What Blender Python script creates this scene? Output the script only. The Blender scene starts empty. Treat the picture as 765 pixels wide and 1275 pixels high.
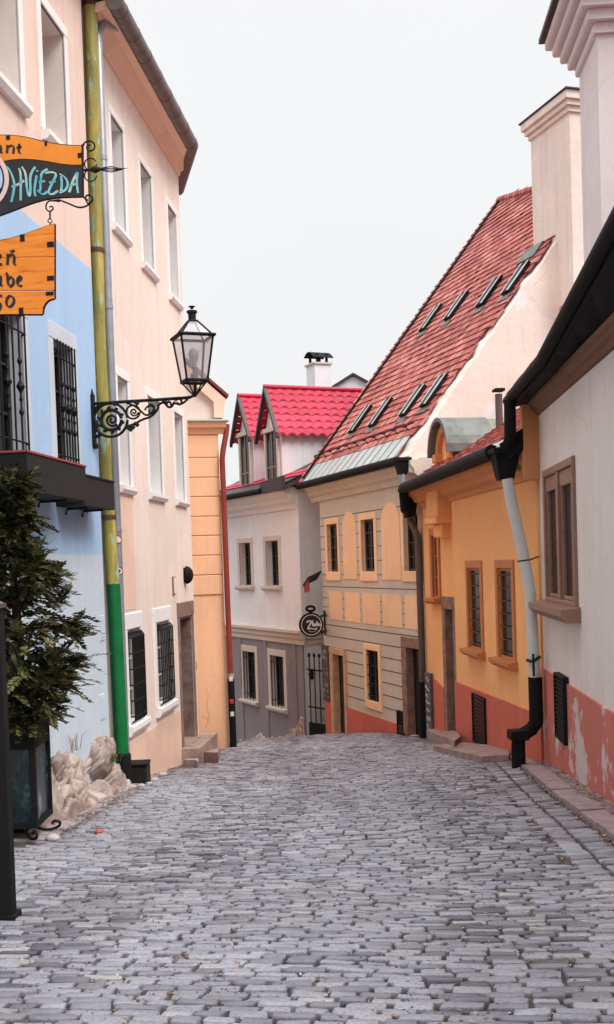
import bpy, bmesh, math, random
import numpy as np
from mathutils import Vector, noise as mnoise
R = random.Random(7)
SC = bpy.context.scene
COL = SC.collection

# ------------------------------------------------------------------ camera model
F = 1400.; CX, PY = 382.5, 749.5; CAMZ = 1.4
pit = math.radians(-2.0); rol = math.radians(1.9)
fw = np.array([0, math.cos(pit), math.sin(pit)]); r0 = np.array([1., 0, 0]); u0 = np.cross(r0, fw)
RT = math.cos(rol)*r0 - math.sin(rol)*u0
UP = math.sin(rol)*r0 + math.cos(rol)*u0
CAM = np.array([0, 0, CAMZ])

def ray(px, py): return fw + (px-CX)/F*RT - (py-PY)/F*UP
def at(px, py, d):
    r = ray(px, py); return CAM + r*(d/r[1])

class Fac:
    """A vertical facade: s runs along it (left to right seen from the street), z is height, o stands out towards the street."""
    def __init__(s, A, B):
        s.A = np.array(A[:2], float); B = np.array(B[:2], float)
        s.L = float(np.linalg.norm(B-s.A)); s.e = (B-s.A)/s.L; s.n = np.array([s.e[1], -s.e[0]])
    def P(s, a, z, o=0):
        q = s.A + s.e*a + s.n*o; return (float(q[0]), float(q[1]), float(z))
    def S(s, px, py, o=0):
        r = ray(px, py); q = s.A + s.n*o - CAM[:2]; t = (q@s.n)/(r[:2]@s.n); p = CAM + r*t
        return (float((p[:2]-s.A)@s.e), float(p[2]))
    def rect(s, xl, xr, yt, yb, o=0):
        ym = (yt+yb)/2; xm = (xl+xr)/2
        return s.S(xl, ym, o)[0], s.S(xr, ym, o)[0], s.S(xm, yb, o)[1], s.S(xm, yt, o)[1]
    def at_s(s, a): return Fac(s.A+s.e*a, s.A+s.e*a-s.n)      # the plane square to this one, running inwards
class Frame:
    """Any local frame: origin, x, y, z axes."""
    def __init__(s, O, X, Y, Z): s.O, s.X, s.Y, s.Z = map(lambda v: np.array(v, float), (O, X, Y, Z))
    def P(s, a, b, c=0): q = s.O + s.X*a + s.Y*b + s.Z*c; return tuple(float(v) for v in q)

# ------------------------------------------------------------------ mesh builder
class MB:
    def __init__(s): s.v = []; s.f = []; s.m = []
    def add(s, vs, fs, m=0):
        k = len(s.v); s.v += [tuple(v) for v in vs]
        for f in fs: s.f.append(tuple(i+k for i in f)); s.m.append(m)
        return s
    def poly(s, vs, m=0): return s.add(vs, [tuple(range(len(vs)))], m)
    def box(s, P, a0, a1, b0, b1, c0, c1, m=0):
        vs = [P(a, b, c) for c in (c0, c1) for b in (b0, b1) for a in (a0, a1)]
        return s.add(vs, [(0,2,3,1), (4,5,7,6), (0,1,5,4), (2,6,7,3), (0,4,6,2), (1,3,7,5)], m)
    def bev(s, P, a0, a1, b0, b1, c0, c1, w=.01, m=0):
        """box with chamfered front (c1) edges"""
        w = min(w, (a1-a0)*.45, (b1-b0)*.45)
        vs = [P(a0,b0,c0), P(a1,b0,c0), P(a1,b1,c0), P(a0,b1,c0), P(a0,b0,c1-w), P(a1,b0,c1-w), P(a1,b1,c1-w), P(a0,b1,c1-w),
              P(a0+w,b0+w,c1), P(a1-w,b0+w,c1), P(a1-w,b1-w,c1), P(a0+w,b1-w,c1)]
        fs = [(3,2,1,0), (8,9,10,11)]
        for i in range(4):
            j = (i+1) % 4; fs += [(i,j,4+j,4+i), (4+i,4+j,8+j,8+i)]
        return s.add(vs, fs, m)
    def prism(s, front, back, m=0):
        n = len(front); fs = [tuple(range(n)), tuple(range(2*n-1, n-1, -1))]
        fs += [(i, n+i, n+(i+1) % n, (i+1) % n) for i in range(n)]
        return s.add(list(front)+list(back), fs, m)
    def pp(s, P, pts, o0, o1, m=0):
        return s.prism([P(a, b, o1) for a, b in pts], [P(a, b, o0) for a, b in pts], m)
    def sweep(s, P, prof, a0, a1, m=0):
        """profile of (o,z) points swept along s from a0 to a1, capped"""
        n = len(prof); vs = [P(a0, z, o) for o, z in prof]+[P(a1, z, o) for o, z in prof]
        fs = [(i, (i+1) % n, n+(i+1) % n, n+i) for i in range(n)]+[tuple(range(n-1, -1, -1)), tuple(range(n, 2*n))]
        return s.add(vs, fs, m)
    def tube(s, path, r, n=8, m=0, closed=False):
        pts = [Vector(p) for p in path]; N = len(pts)
        rr = r if isinstance(r, (list, tuple)) else [r]*N
        up = None; vs = []
        for i, p in enumerate(pts):
            if closed: t = pts[(i+1) % N]-pts[i-1]
            else: t = pts[min(i+1, N-1)]-pts[max(i-1, 0)]
            t.normalize()
            if up is None:
                up = Vector((0,0,1)) if abs(t.z) < .9 else Vector((1,0,0))
            x = t.cross(up)
            if x.length < 1e-4: x = t.cross(Vector((.3,.9,.1)))
            x.normalize(); y = x.cross(t); up = y
            for k in range(n):
                a = 2*math.pi*k/n; vs.append(p+(x*math.cos(a)+y*math.sin(a))*rr[i])
        fs = []
        for i in range(N if closed else N-1):
            for k in range(n):
                a = i*n+k; b = i*n+(k+1) % n; j = (i+1) % N
                fs.append((a, b, j*n+(k+1) % n, j*n+k))
        if not closed: fs += [tuple(range(n-1, -1, -1)), tuple(range((N-1)*n, N*n))]
        return s.add(vs, fs, m)
    def lathe(s, base, prof, n=16, m=0):
        """profile of (radius, z) above base"""
        vs = []; b = base
        for r, z in prof:
            for k in range(n):
                a = 2*math.pi*k/n; vs.append((b[0]+r*math.cos(a), b[1]+r*math.sin(a), b[2]+z))
        fs = [(i*n+k, i*n+(k+1) % n, (i+1)*n+(k+1) % n, (i+1)*n+k) for i in range(len(prof)-1) for k in range(n)]
        fs += [tuple(range(n-1, -1, -1)), tuple(range((len(prof)-1)*n, len(prof)*n))]
        return s.add(vs, fs, m)
    def build(s, name, mats, parent=None, smooth=False, label=None, kind=None):
        if not isinstance(mats, (list, tuple)): mats = [mats]
        off = Vector((0,0,0))
        if parent is not None:
            q = parent
            while q is not None: off += q.location; q = q.parent
        me = bpy.data.meshes.new(name)
        me.from_pydata([Vector(v)-off for v in s.v], [], s.f)
        for m in mats: me.materials.append(m)
        me.polygons.foreach_set('material_index', s.m)
        me.update()
        bm = bmesh.new(); bm.from_mesh(me); bmesh.ops.recalc_face_normals(bm, faces=bm.faces); bm.to_mesh(me); bm.free()
        if smooth:
            me.polygons.foreach_set('use_smooth', [True]*len(me.polygons))
            try: me.set_sharp_from_angle(angle=math.radians(smooth if smooth is not True else 35))
            except Exception: pass
        o = bpy.data.objects.new(name, me); COL.objects.link(o)
        if parent is not None: o.parent = parent
        if label: o['label'] = label
        if kind: o['kind'] = kind
        return o

def thing(name, label, cat, loc, group=None):
    o = bpy.data.objects.new(name, None); COL.objects.link(o); o.location = Vector([float(v) for v in loc])
    o.empty_display_size = .2
    o['label'] = label; o['category'] = cat
    if group: o['group'] = group
    return o
def tag(o, label, cat, group=None):
    o['label'] = label; o['category'] = cat
    if group: o['group'] = group
    return o

# ------------------------------------------------------------------ materials
def lin(c): return tuple((x/12.92 if x <= .04045 else ((x+.055)/1.055)**2.4) for x in [v/255. for v in c])+(1,)
class NT:
    def __init__(s, name):
        s.mat = bpy.data.materials.new(name); s.mat.use_nodes = True; s.t = s.mat.node_tree; s.t.nodes.clear()
        s.out = s.n('ShaderNodeOutputMaterial'); s.b = s.n('ShaderNodeBsdfPrincipled'); s.l(s.b.outputs[0], s.out.inputs[0])
    def n(s, ty, **kw):
        x = s.t.nodes.new(ty)
        for k, v in kw.items(): setattr(x, k, v)
        return x
    def l(s, a, b): s.t.links.new(a, b)
    def noise(s, scale, detail=4, rough=.55, vec=None, dim='3D'):
        x = s.n('ShaderNodeTexNoise', noise_dimensions=dim); x.inputs['Scale'].default_value = scale
        x.inputs['Detail'].default_value = detail; x.inputs['Roughness'].default_value = rough
        if vec is not None: s.l(vec, x.inputs['Vector'])
        return x.outputs['Fac']
    def pos(s, sc=(1,1,1)):
        g = s.n('ShaderNodeNewGeometry'); m = s.n('ShaderNodeMapping'); m.inputs['Scale'].default_value = sc
        s.l(g.outputs['Position'], m.inputs['Vector']); return m.outputs[0]
    def ramp(s, fac, stops):
        r = s.n('ShaderNodeValToRGB'); e = r.color_ramp.elements
        while len(e) < len(stops): e.new(.5)
        for x, (p, c) in zip(e, stops): x.position = p; x.color = c if len(c) == 4 else tuple(c)+(1,)
        s.l(fac, r.inputs[0]); return r.outputs[0]
    def mix(s, fac, a, b, mode='MIX'):
        m = s.n('ShaderNodeMix', data_type='RGBA', blend_type=mode)
        for sock, v in ((m.inputs[0], fac), (m.inputs[6], a), (m.inputs[7], b)):
            if hasattr(v, 'is_output'): s.l(v, sock)
            elif isinstance(v, (int, float)): sock.default_value = v
            else: sock.default_value = v if len(v) == 4 else tuple(v)+(1,)
        return m.outputs[2]
    def bump(s, h, st=.3, dist=.01, prev=None):
        b = s.n('ShaderNodeBump'); b.inputs['Strength'].default_value = st; b.inputs['Distance'].default_value = dist
        s.l(h, b.inputs['Height'])
        if prev is not None: s.l(prev, b.inputs['Normal'])
        return b.outputs[0]
    def fin(s, col, rough=.8, nrm=None, metal=0., spec=None):
        b = s.b
        if hasattr(col, 'is_output'): s.l(col, b.inputs['Base Color'])
        else: b.inputs['Base Color'].default_value = col
        if hasattr(rough, 'is_output'): s.l(rough, b.inputs['Roughness'])
        else: b.inputs['Roughness'].default_value = rough
        b.inputs['Metallic'].default_value = metal
        if spec is not None: b.inputs['Specular IOR Level'].default_value = spec
        if nrm is not None: s.l(nrm, b.inputs['Normal'])
        return s.mat
def mul(c, k): return tuple(min(1, v*k) for v in c[:3])+(1,)

def stucco(name, rgb, stain=None, amt=.5, bump=.35, wear=0., wearcol=None, wscale=1.6, crack=.5):
    """painted plaster: faint cloudy tone, vertical rain streaks, sandy grain, optional flaked patches"""
    t = NT(name); c = lin(rgb); st = lin(stain) if stain else mul(c, .72)
    big = t.noise(.55, 5, .6, t.pos()); streak = t.noise(1.0, 5, .65, t.pos((2.6,2.6,.22)))
    m = t.n('ShaderNodeMath', operation='MULTIPLY'); t.l(big, m.inputs[0]); t.l(streak, m.inputs[1])
    f = t.ramp(m.outputs[0], [(.16, (0,0,0)), (.48, (amt,)*3)])
    col = t.mix(f, c, st)
    vo = t.n('ShaderNodeTexVoronoi', feature='DISTANCE_TO_EDGE'); vo.inputs['Scale'].default_value = .9
    wv = t.n('ShaderNodeMix', data_type='VECTOR'); wv.inputs[0].default_value = .22; t.l(t.pos(), wv.inputs[4]); nn_ = t.n('ShaderNodeTexNoise'); nn_.inputs['Scale'].default_value = 1.6; nn_.inputs['Detail'].default_value = 6; t.l(t.pos(), nn_.inputs['Vector']); t.l(nn_.outputs['Color'], wv.inputs[5]); t.l(wv.outputs[1], vo.inputs['Vector'])
    ck = t.n('ShaderNodeMath', operation='MULTIPLY'); t.l(t.ramp(vo.outputs['Distance'], [(.0, (1,1,1)), (.006, (0,0,0))]), ck.inputs[0]); t.l(t.ramp(t.noise(.8, 4, .6, t.pos()), [(.5, (0,0,0)), (.62, (crack,)*3)]), ck.inputs[1])
    col = t.mix(ck.outputs[0], col, mul(c, .45))
    spk = t.ramp(t.noise(11, 7, .75, t.pos()), [(.68, (0,0,0)), (.74, (.45,)*3)]); col = t.mix(spk, col, mul(c, .6))
    pt = t.ramp(t.noise(.42, 3, .5, t.pos((1,1,1.3))), [(.5, (0,0,0)), (.53, (.6,)*3)]); col = t.mix(pt, col, mul(c, .88))
    dr = t.ramp(t.noise(1.4, 6, .7, t.pos((4.5,4.5,.16))), [(.54, (0,0,0)), (.76, (min(1, .8*amt),)*3)]); col = t.mix(dr, col, mul(c, .62))
    fine = t.noise(38, 3, .6, t.pos())
    col = t.mix(t.ramp(fine, [(.3, (0,0,0)), (.75, (.14,)*3)]), col, mul(c, .62))
    if wear:
        w = t.noise(wscale, 8, .68, t.pos()); w = t.ramp(w, [(1-wear, (0,0,0)), (1-wear+.03, (1,1,1))])
        col = t.mix(w, col, lin(wearcol))
    g1 = t.noise(70, 4, .6, t.pos()); g2 = t.noise(5, 4, .6, t.pos())
    n = t.bump(g2, bump*.6, .03); n = t.bump(g1, bump, .006, n)
    return t.fin(col, .88, n, spec=.25)
def plain(name, rgb, rough=.5, metal=0., var=.25, scale=9, bump=.1, rgb2=None, spec=None):
    t = NT(name); c = lin(rgb)
    f = t.ramp(t.noise(scale, 6, .65, t.pos()), [(.35, (0,0,0)), (.7, (1,1,1))])
    col = t.mix(f, c, lin(rgb2) if rgb2 else mul(c, 1-var))
    return t.fin(col, rough, t.bump(t.noise(scale*5, 4, .6, t.pos()), bump, .004), metal, spec)
def isl(name, stops, rough=.75, bump=.3, bs=45, big=.3, metal=0., spec=None, tint=None):
    """colour picked per loose piece (stone, tile, leaf)"""
    t = NT(name); g = t.n('ShaderNodeNewGeometry')
    col = t.ramp(g.outputs['Random Per Island'], stops)
    f = t.ramp(t.noise(1.1, 5, .6, t.pos()), [(.3, (0,0,0)), (.7, (big,)*3)])
    col = t.mix(f, col, tint if tint else (.05,.045,.05,1))
    h = t.noise(bs, 5, .65, t.pos())
    col = t.mix(t.ramp(h, [(.3, (.35,)*3), (.65, (0,0,0))]), col, (.03,.03,.03,1))
    return t.fin(col, rough, t.bump(h, bump, .01), metal, spec)
def glassy(name, rgb=(18,20,22), rough=.08):
    t = NT(name)
    w = t.bump(t.noise(1.3, 2, .5, t.pos()), .15, .03)
    f = t.noise(.8, 3, .5, t.pos())
    return t.fin(t.mix(f, lin(rgb), mul(lin(rgb), 2.2)), rough, w, spec=.28)

M = {}
M['iron'] = plain('wrought_iron', (27,26,27), .7, .1, .4, 20, .25, spec=.3)
M['black'] = plain('black_metal', (26,25,26), .8, 0, .35, 12, .15, spec=.2)
M['zinc'] = plain('zinc', (168,172,182), .42, .55, .25, 5, .1)
M['gutter'] = plain('weathered_gutter', (118,106,102), .5, .4, .3, 6, .12)
M['lead'] = plain('lead_sheet', (122,124,118), .55, .4, .35, 2.2, .15, (78,80,78))
M['lead_green'] = plain('lead_mossy', (142,146,120), .6, .25, .35, 4, .15, (98,100,88))
M['flash'] = plain('metal_flashing', (196,204,200), .45, .35, .2, 3, .1)
M['white_pipe'] = plain('white_enamel_pipe', (205,204,200), .4, 0, .12, 6, .06)
M['red_pipe'] = plain('oxide_red_pipe', (150,58,40), .5, 0, .3, 5, .1)
M['brown_pipe'] = plain('brown_pipe', (98,84,78), .5, .2, .35, 4, .12)
M['white_trim'] = stucco('white_trim', (242,239,237), (220,216,214), .35, .12)
M['blue_trim'] = stucco('blue_white_trim', (206,212,220), (186,190,200), .4, .15)
M['pane'] = glassy('dark_glass', (9,10,11), .12)
M['pane_sky'] = glassy('sky_glass', (44,48,52), .05)
M['frame_dark'] = plain('dark_window_frame', (52,44,42), .5, 0, .3, 12)
M['frame_white'] = plain('white_window_frame', (206,204,200), .45, 0, .15, 12)
M['frame_brown'] = plain('brown_window_frame', (150,112,96), .55, 0, .25, 10)
M['frame_orange'] = plain('orange_window_frame', (196,120,66), .55, 0, .2, 10)
M['stone'] = plain('brown_stone', (150,122,112), .85, 0, .45, 7, .5, (104,82,74))
M['door_wood'] = plain('dark_door_wood', (58,46,44), .6, 0, .4, 8, .3)
M['door_black'] = plain('black_door', (26,26,28), .5, 0, .3, 8, .1)
M['dark'] = plain('dark_interior', (24,22,22), .9, 0, .2, 4, .1)

# ------------------------------------------------------------------ house helpers
def wall(name, fac, s0, s1, zb, zt, ops, D, mats, parent, zone=None, top=None, split_z=(), label=None):
    """closed wall block: the front cut by recessed openings (s0,s1,z0,z1,depth); mats[0] wall, mats[1] reveals"""
    mb = MB(); P = fac.P
    ss = sorted(set([s0, s1]+[v for o in ops for v in o[:2]])); zs = sorted(set([zb, zt]+list(split_z)+[v for o in ops for v in o[2:4]]))
    ss = [v for v in ss if s0-1e-6 <= v <= s1+1e-6]; zs = [v for v in zs if zb-1e-6 <= v <= zt+1e-6]
    for i in range(len(ss)-1):
        for j in range(len(zs)-1):
            a, b, c, d = ss[i], ss[i+1], zs[j], zs[j+1]; sm, zm = (a+b)/2, (c+d)/2
            if any(o[0] < sm < o[1] and o[2] < zm < o[3] for o in ops): continue
            mb.add([P(a,c), P(b,c), P(b,d), P(a,d)], [(0,1,2,3)], zone(sm, zm) if zone else 0)
    for (a, b, c, d, dep, *rm) in ops:
        f = [P(a,c), P(b,c), P(b,d), P(a,d)]; k = [P(a,c,-dep), P(b,c,-dep), P(b,d,-dep), P(a,d,-dep)]
        mb.add(f+k, [(0,1,5,4), (1,2,6,5), (2,3,7,6), (3,0,4,7), (4,5,6,7)], rm[0] if rm else 1)
    zz = sorted(set([zb, zt]+list(split_z)))
    for a in (s0, s1):
        for c, d in zip(zz[:-1], zz[1:]):
            mb.add([P(a,c,0), P(a,c,-D), P(a,d,-D), P(a,d,0)], [(0,1,2,3)], zone(a, (c+d)/2) if zone else 0)
    mb.add([P(s0,zb,-D), P(s1,zb,-D), P(s1,zt,-D), P(s0,zt,-D)], [(0,1,2,3)])
    mb.add([P(s0,zt,0), P(s1,zt,0), P(s1,zt,-D), P(s0,zt,-D)], [(0,1,2,3)])
    k = len(mb.v)
    o = mb.build(name, mats, parent, label=label)
    return o

def window(fac, parent, r, rec=.2, sur=None, sill=None, frame='frame_dark', pane='pane', nv=1, nh=2, fw_=.06, grille=None, name='window', smat='white_trim', half=None):
    """window part with pane, surround, sill and grille as sub-parts; r = (s0,s1,z0,z1) of the opening"""
    a, b, c, d = r; P = fac.P; mb = MB(); o0, o1 = -rec+.002, -rec+.05
    for q in ((a, a+fw_, c, d), (b-fw_, b, c, d), (a+fw_, b-fw_, c, c+fw_), (a+fw_, b-fw_, d-fw_, d)): mb.bev(P, q[0], q[1], q[2], q[3], o0, o1, .008)
    for i in range(1, nv+1):
        x = a+(b-a)*i/(nv+1); mb.box(P, x-.03, x+.03, c+fw_, d-fw_, o0, o1-.004)
    for i in range(1, nh+1):
        z = c+(d-c)*(i/(nh+1)); mb.box(P, a+fw_, b-fw_, z-.014, z+.014, o0, o1-.012)
    w = mb.build(name, M[frame], parent)
    MB().box(P, a+.01, b-.01, c+.01, d-.01, o0-.012, o0+.008).build('pane', M[pane], w)
    if sur:
        sw, so = sur[:2]; mb = MB(); top = sur[2] if len(sur) > 2 else sw
        mb.bev(P, a-sw, a, c, d, -.02, so, .01); mb.bev(P, b, b+sw, c, d, -.02, so, .01); mb.bev(P, a-sw, b+sw, d, d+top, -.02, so, .01)
        if len(sur) > 3: mb.bev(P, a-sw, b+sw, c-sur[3], c, -.02, so, .01)
        mb.build('surround', M[smat], w)
    if sill:
        so, sh, sm = sill[:3]; ext = sill[3] if len(sill) > 3 else .08; dr = sill[4] if len(sill) > 4 else 0
        mb = MB(); mb.sweep(P, [(-rec+.05, c-sh), (-rec+.05, c+.012), (so, c-.012), (so, c-sh*.55), (so*.6, c-sh)], a-ext, b+ext)
        mb.build('sill', M[sm], w)
    if grille: grille(fac, w, r)
    return w
def bar_grille(o=.04, n=5, nh=2, rad=.011, orn=False, bulge=0, mat='iron'):
    def g(fac, w, r):
        a, b, c, d = r; P = fac.P; mb = MB()
        for i in range(n):
            x = a+.05+(b-a-.1)*i/(n-1)
            if bulge: path = [P(x, c+.02, o), P(x, c+.06, o+bulge), P(x, d-.1, o+bulge), P(x, d-.04, o)]
            else: path = [P(x, c, o), P(x, d, o)]
            mb.tube(path, rad, 6)
            if orn and i % 2 == 1:
                z0 = (c+d)/2
                for dz, rr in ((0, .05), (.28, .03), (-.28, .03), (.14, .022), (-.14, .022)):
                    mb.tube([P(x, z0+dz-rr*1.4, o), P(x, z0+dz-.004, o), P(x, z0+dz+.004, o), P(x, z0+dz+rr*1.4, o)], [.012, rr, rr, .012], 6)
        for k in range(nh):
            z = c+(d-c)*((k+.5)/nh) if nh > 2 else c+(d-c)*(.13+.74*k)
            q = o+bulge
            mb.tube([P(a+(0 if not bulge else .03), z, 0), P(a+.03, z, q), P(b-.03, z, q), P(b-(0 if not bulge else .03), z, 0)], rad*.9, 6)
        mb.build('grille', M[mat], w)
    return g
def louver(fac, parent, r, o=.03, n=10, name='vent_grille', mat='black'):
    a, b, c, d = r; P = fac.P; mb = MB()
    mb.box(P, a, b, c, d, -.02, .006)
    for q in ((a, a+.03, c, d), (b-.03, b, c, d), (a+.03, b-.03, c, c+.03), (a+.03, b-.03, d-.03, d)): mb.bev(P, *q, .007, o+.012, .006)
    for i in range(n):
        z = c+.04+(d-c-.08)*(i+.5)/n; h = (d-c-.08)/n*.42
        mb.sweep(P, [(.008, z+h), (o, z-h*.4), (o, z-h), (.008, z)], a+.03, b-.03)
    return mb.build(name, M[mat], parent)

def tiles(mb, fr, L, S, tw, ex, m=0, th=.022, jit=.006, wob=0., xr=None):
    """rows of plain clay tiles on a slope frame: a along the eave, b up the slope, c off it"""
    n = int(S/ex); k = int((L+1)/tw); L0 = L
    for r in range(n):
        sag = wob*math.sin(r*.7); L = L0 if xr is None else xr(r*ex)+R.uniform(-.09, .09)
        for i in range(-1, k+1):
            x0 = i*tw+(tw*.5 if r % 2 else 0); x1 = x0+tw-.006
            x0 = max(x0, 0); x1 = min(x1, L)
            if x1-x0 < .03: continue
            y0 = r*ex+R.uniform(-jit, jit); y1 = y0+ex*1.25; h = R.uniform(0, jit)+sag*math.sin(i*.3)
            P = fr.P
            mb.add([P(x0,y0,.034+h), P(x1,y0,.034+h+R.uniform(-.004,.004)), P(x1,y1,.006), P(x0,y1,.006), P(x0,y0,.034+h-th), P(x1,y0,.034+h-th), P(x1,y1,0), P(x0,y1,0)],
                   [(0,1,2,3), (4,5,1,0), (4,0,3,7), (1,5,6,2)], m)
M['tile'] = isl('clay_tiles', [(0, lin((146,66,58))), (.35, lin((182,92,82))), (.7, lin((204,116,104))), (1, lin((222,150,138)))], .8, .3, 30, .4, tint=lin((130,62,56)))
M['tile_dark'] = isl('clay_tiles_dark', [(0, lin((96,40,40))), (.6, lin((140,56,54))), (1, lin((170,76,72)))], .8, .3, 30, .35)
# ------------------------------------------------------------------ plan of the street
VD = ray(526, 860); SX = VD[:2]/np.linalg.norm(VD[:2]); SLOPE = -VD[2]/np.linalg.norm(VD[:2])
LX = np.array([SX[1], -SX[0]])                                   # to the right, square to the street
B1 = at(131, 700, 15.6); FB = Fac(B1[:2]-np.array([.1125, 1])*13, B1)          # blue house
A_ = at(140, 704, 16.0); FP = Fac(A_, A_[:2]+np.array([.096, 1])*6.2)          # pink house
YA = at(402, 700, 31.5); YB = YA[:2]+np.array([.309, -1])*6.82; FY = Fac(YA, YB)   # yellow house
G0 = at(379, 700, 32.3)[:2]; ge = np.array([.462, -1]); ge = ge/np.linalg.norm(ge); FG = Fac(G0-ge*7.5, G0)   # grey house, corner at s = 7.2
OC = at(677, 690, 16.)[:2]; FO = Fac(OC+np.array([-.084, 1])*5.96, OC)         # orange house
FL = Fac(at(528, 700, 24.5), at(574, 700, 22.0))                               # its set-back end
FW = Fac(OC, OC+np.array([-.06, -1])*15)                                       # white house
R0 = at(281, 800, 25.); _er = np.array([.97, .243]); _er = _er/np.linalg.norm(_er); FR = Fac(R0[:2]-_er*4.4, R0[:2])                       # peach house, square on

def plane_z(x, y):
    s = x*SX[0]+y*SX[1]; return -SLOPE*s
ctl = []
def cp(px, py, d): ctl.append(at(px, py, d))
cp(245, 948, 21.8); cp(130, 1000, 13.4); cp(158, 980, 15.0); cp(45, 1052, 10.95); cp(20, 1100, 8.6); cp(289, 930, 25); cp(379, 918, 32.0); cp(300, 929, 36.8); cp(403, 916, 31.2); cp(522, 914, 24.9)
cp(566, 925, 21.9); cp(674, 944, 16.2)
_z = FW.S(765, 985)[1]; _p = FW.P(4.43, _z); ctl.append(np.array(_p))
for d in (3, 6, 9, 12, 15): ctl.append(np.array([SX[0]*d, SX[1]*d, plane_z(SX[0]*d, SX[1]*d)]))
for d in (4, 8): ctl.append(np.array([-3.2, d, plane_z(-3.2, d)])); ctl.append(np.array([2.8, d, plane_z(2.8, d)]))
ctl = np.array(ctl); CXY = ctl[:, :2]; DZ = ctl[:, 2]-plane_z(ctl[:, 0], ctl[:, 1]); SG = 4.5
_K = np.exp(-((CXY[:, None]-CXY[None])**2).sum(-1)/(2*SG*SG)); WT = np.linalg.solve(_K+.12*np.eye(len(ctl)), DZ)
def Gz(x, y):
    x = np.asarray(x, float); y = np.asarray(y, float)
    s = x*SX[0]+y*SX[1]; base = -SLOPE*np.minimum(s, 44)
    d2 = (x[..., None]-CXY[:, 0])**2+(y[..., None]-CXY[:, 1])**2
    und = .02*np.sin(x*1.1+y*.35)*np.sin(y*.8+1.3)
    return base+(np.exp(-d2/(2*SG*SG))*WT).sum(-1)+und*(s < 30)
def gz(x, y): return float(Gz(np.array([x]), np.array([y]))[0])
def gpx(px, py):
    r = ray(px, py); lo, hi = 1.0, 60.
    for t in np.linspace(2, 60, 1200):
        p = CAM+r*t
        if p[2] < gz(p[0], p[1]): return p
    return CAM+r*40

# ground sheet to the horizon (also the dirt in the joints)
def axis(lo, hi, st, far):
    v = list(np.arange(lo, hi+1e-6, st)); d = st*2; a = v[0]; b = v[-1]
    while b < far: b += d; a -= d; v = [a]+v+[b]; d *= 1.7
    return np.array(v)
xs = axis(-9, 9, .3, 600); ys = axis(-4, 44, .3, 900)
XX, YY = np.meshgrid(xs, ys); ZZ = Gz(XX, YY)-.026
mb = MB(); mb.v = [tuple(map(float, v)) for v in np.stack([XX, YY, ZZ], -1).reshape(-1, 3)]
nx = len(xs)
mb.f = [(j*nx+i, j*nx+i+1, (j+1)*nx+i+1, (j+1)*nx+i) for j in range(len(ys)-1) for i in range(nx-1)]; mb.m = [0]*len(mb.f)
t = NT('dirt'); c = t.ramp(t.noise(7, 8, .7, t.pos()), [(.3, lin((52,46,44))), (.55, lin((84,72,66))), (.75, lin((128,106,92)))])
M['dirt'] = t.fin(c, .95, t.bump(t.noise(40, 5, .7, t.pos()), .8, .02))
mb.build('ground', M['dirt'], smooth=True, kind='structure')

# kerb line, sett field
KP = [gpx(px, py) for px, py in ((634, 945), (664, 969), (700, 1000), (765, 1050))]
k0, k1 = KP[1], KP[3]; kd = (k1-k0)[:2]; kd /= np.linalg.norm(kd)
KLINE = [KP[0][:2]]+[p[:2] for p in KP[1:]]+[KP[3][:2]+kd*q for q in (2, 4, 6, 8, 9)]
def offs(line, d):
    out = []
    for i, p in enumerate(line):
        t = line[min(i+1, len(line)-1)]-line[max(i-1, 0)]; t = t/np.linalg.norm(t); out.append(p+np.array([-t[1], t[0]])*d)   # +d: to the right when walking towards the camera is the wall side
    return out
BAND = offs(KLINE, -.47)
LEFT = [gpx(*q)[:2] for q in ((62, 1046), (130, 1003), (196, 967), (228, 953), (252, 944))]
LEFT = [LEFT[0]+(LEFT[0]-LEFT[1])/np.linalg.norm(LEFT[0]-LEFT[1])*q for q in (9, 4)]+LEFT
LEFT[0] = np.array([-4.3, 1.0]); LEFT[1] = np.array([-3.9, 7.5])
FAR = [np.array(FR.P(4.4, 0, .05)[:2]), np.array((FR.A[0]+4.5, 32.)), np.array(FG.P(2.2, 0, .03)[:2]), np.array(FG.P(7.2, 0, .03)[:2]), np.array(FY.P(-.1, 0, .03)[:2]), np.array(FY.P(6.7, 0, .25)[:2]),
       gpx(531, 921)[:2], gpx(580, 941)[:2]]
POLY = np.array(LEFT+FAR+BAND)
def inside(x, y, poly=POLY):
    c = np.zeros(np.shape(x), bool); n = len(poly); j = n-1
    for i in range(n):
        xi, yi = poly[i]; xj, yj = poly[j]
        c ^= ((yi > y) != (yj > y)) & (x < (xj-xi)*(y-yi)/(yj-yi+1e-12)+xi); j = i
    return c
rng = np.random.default_rng(3)
SV = []; SF = []; nv = 0
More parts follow.
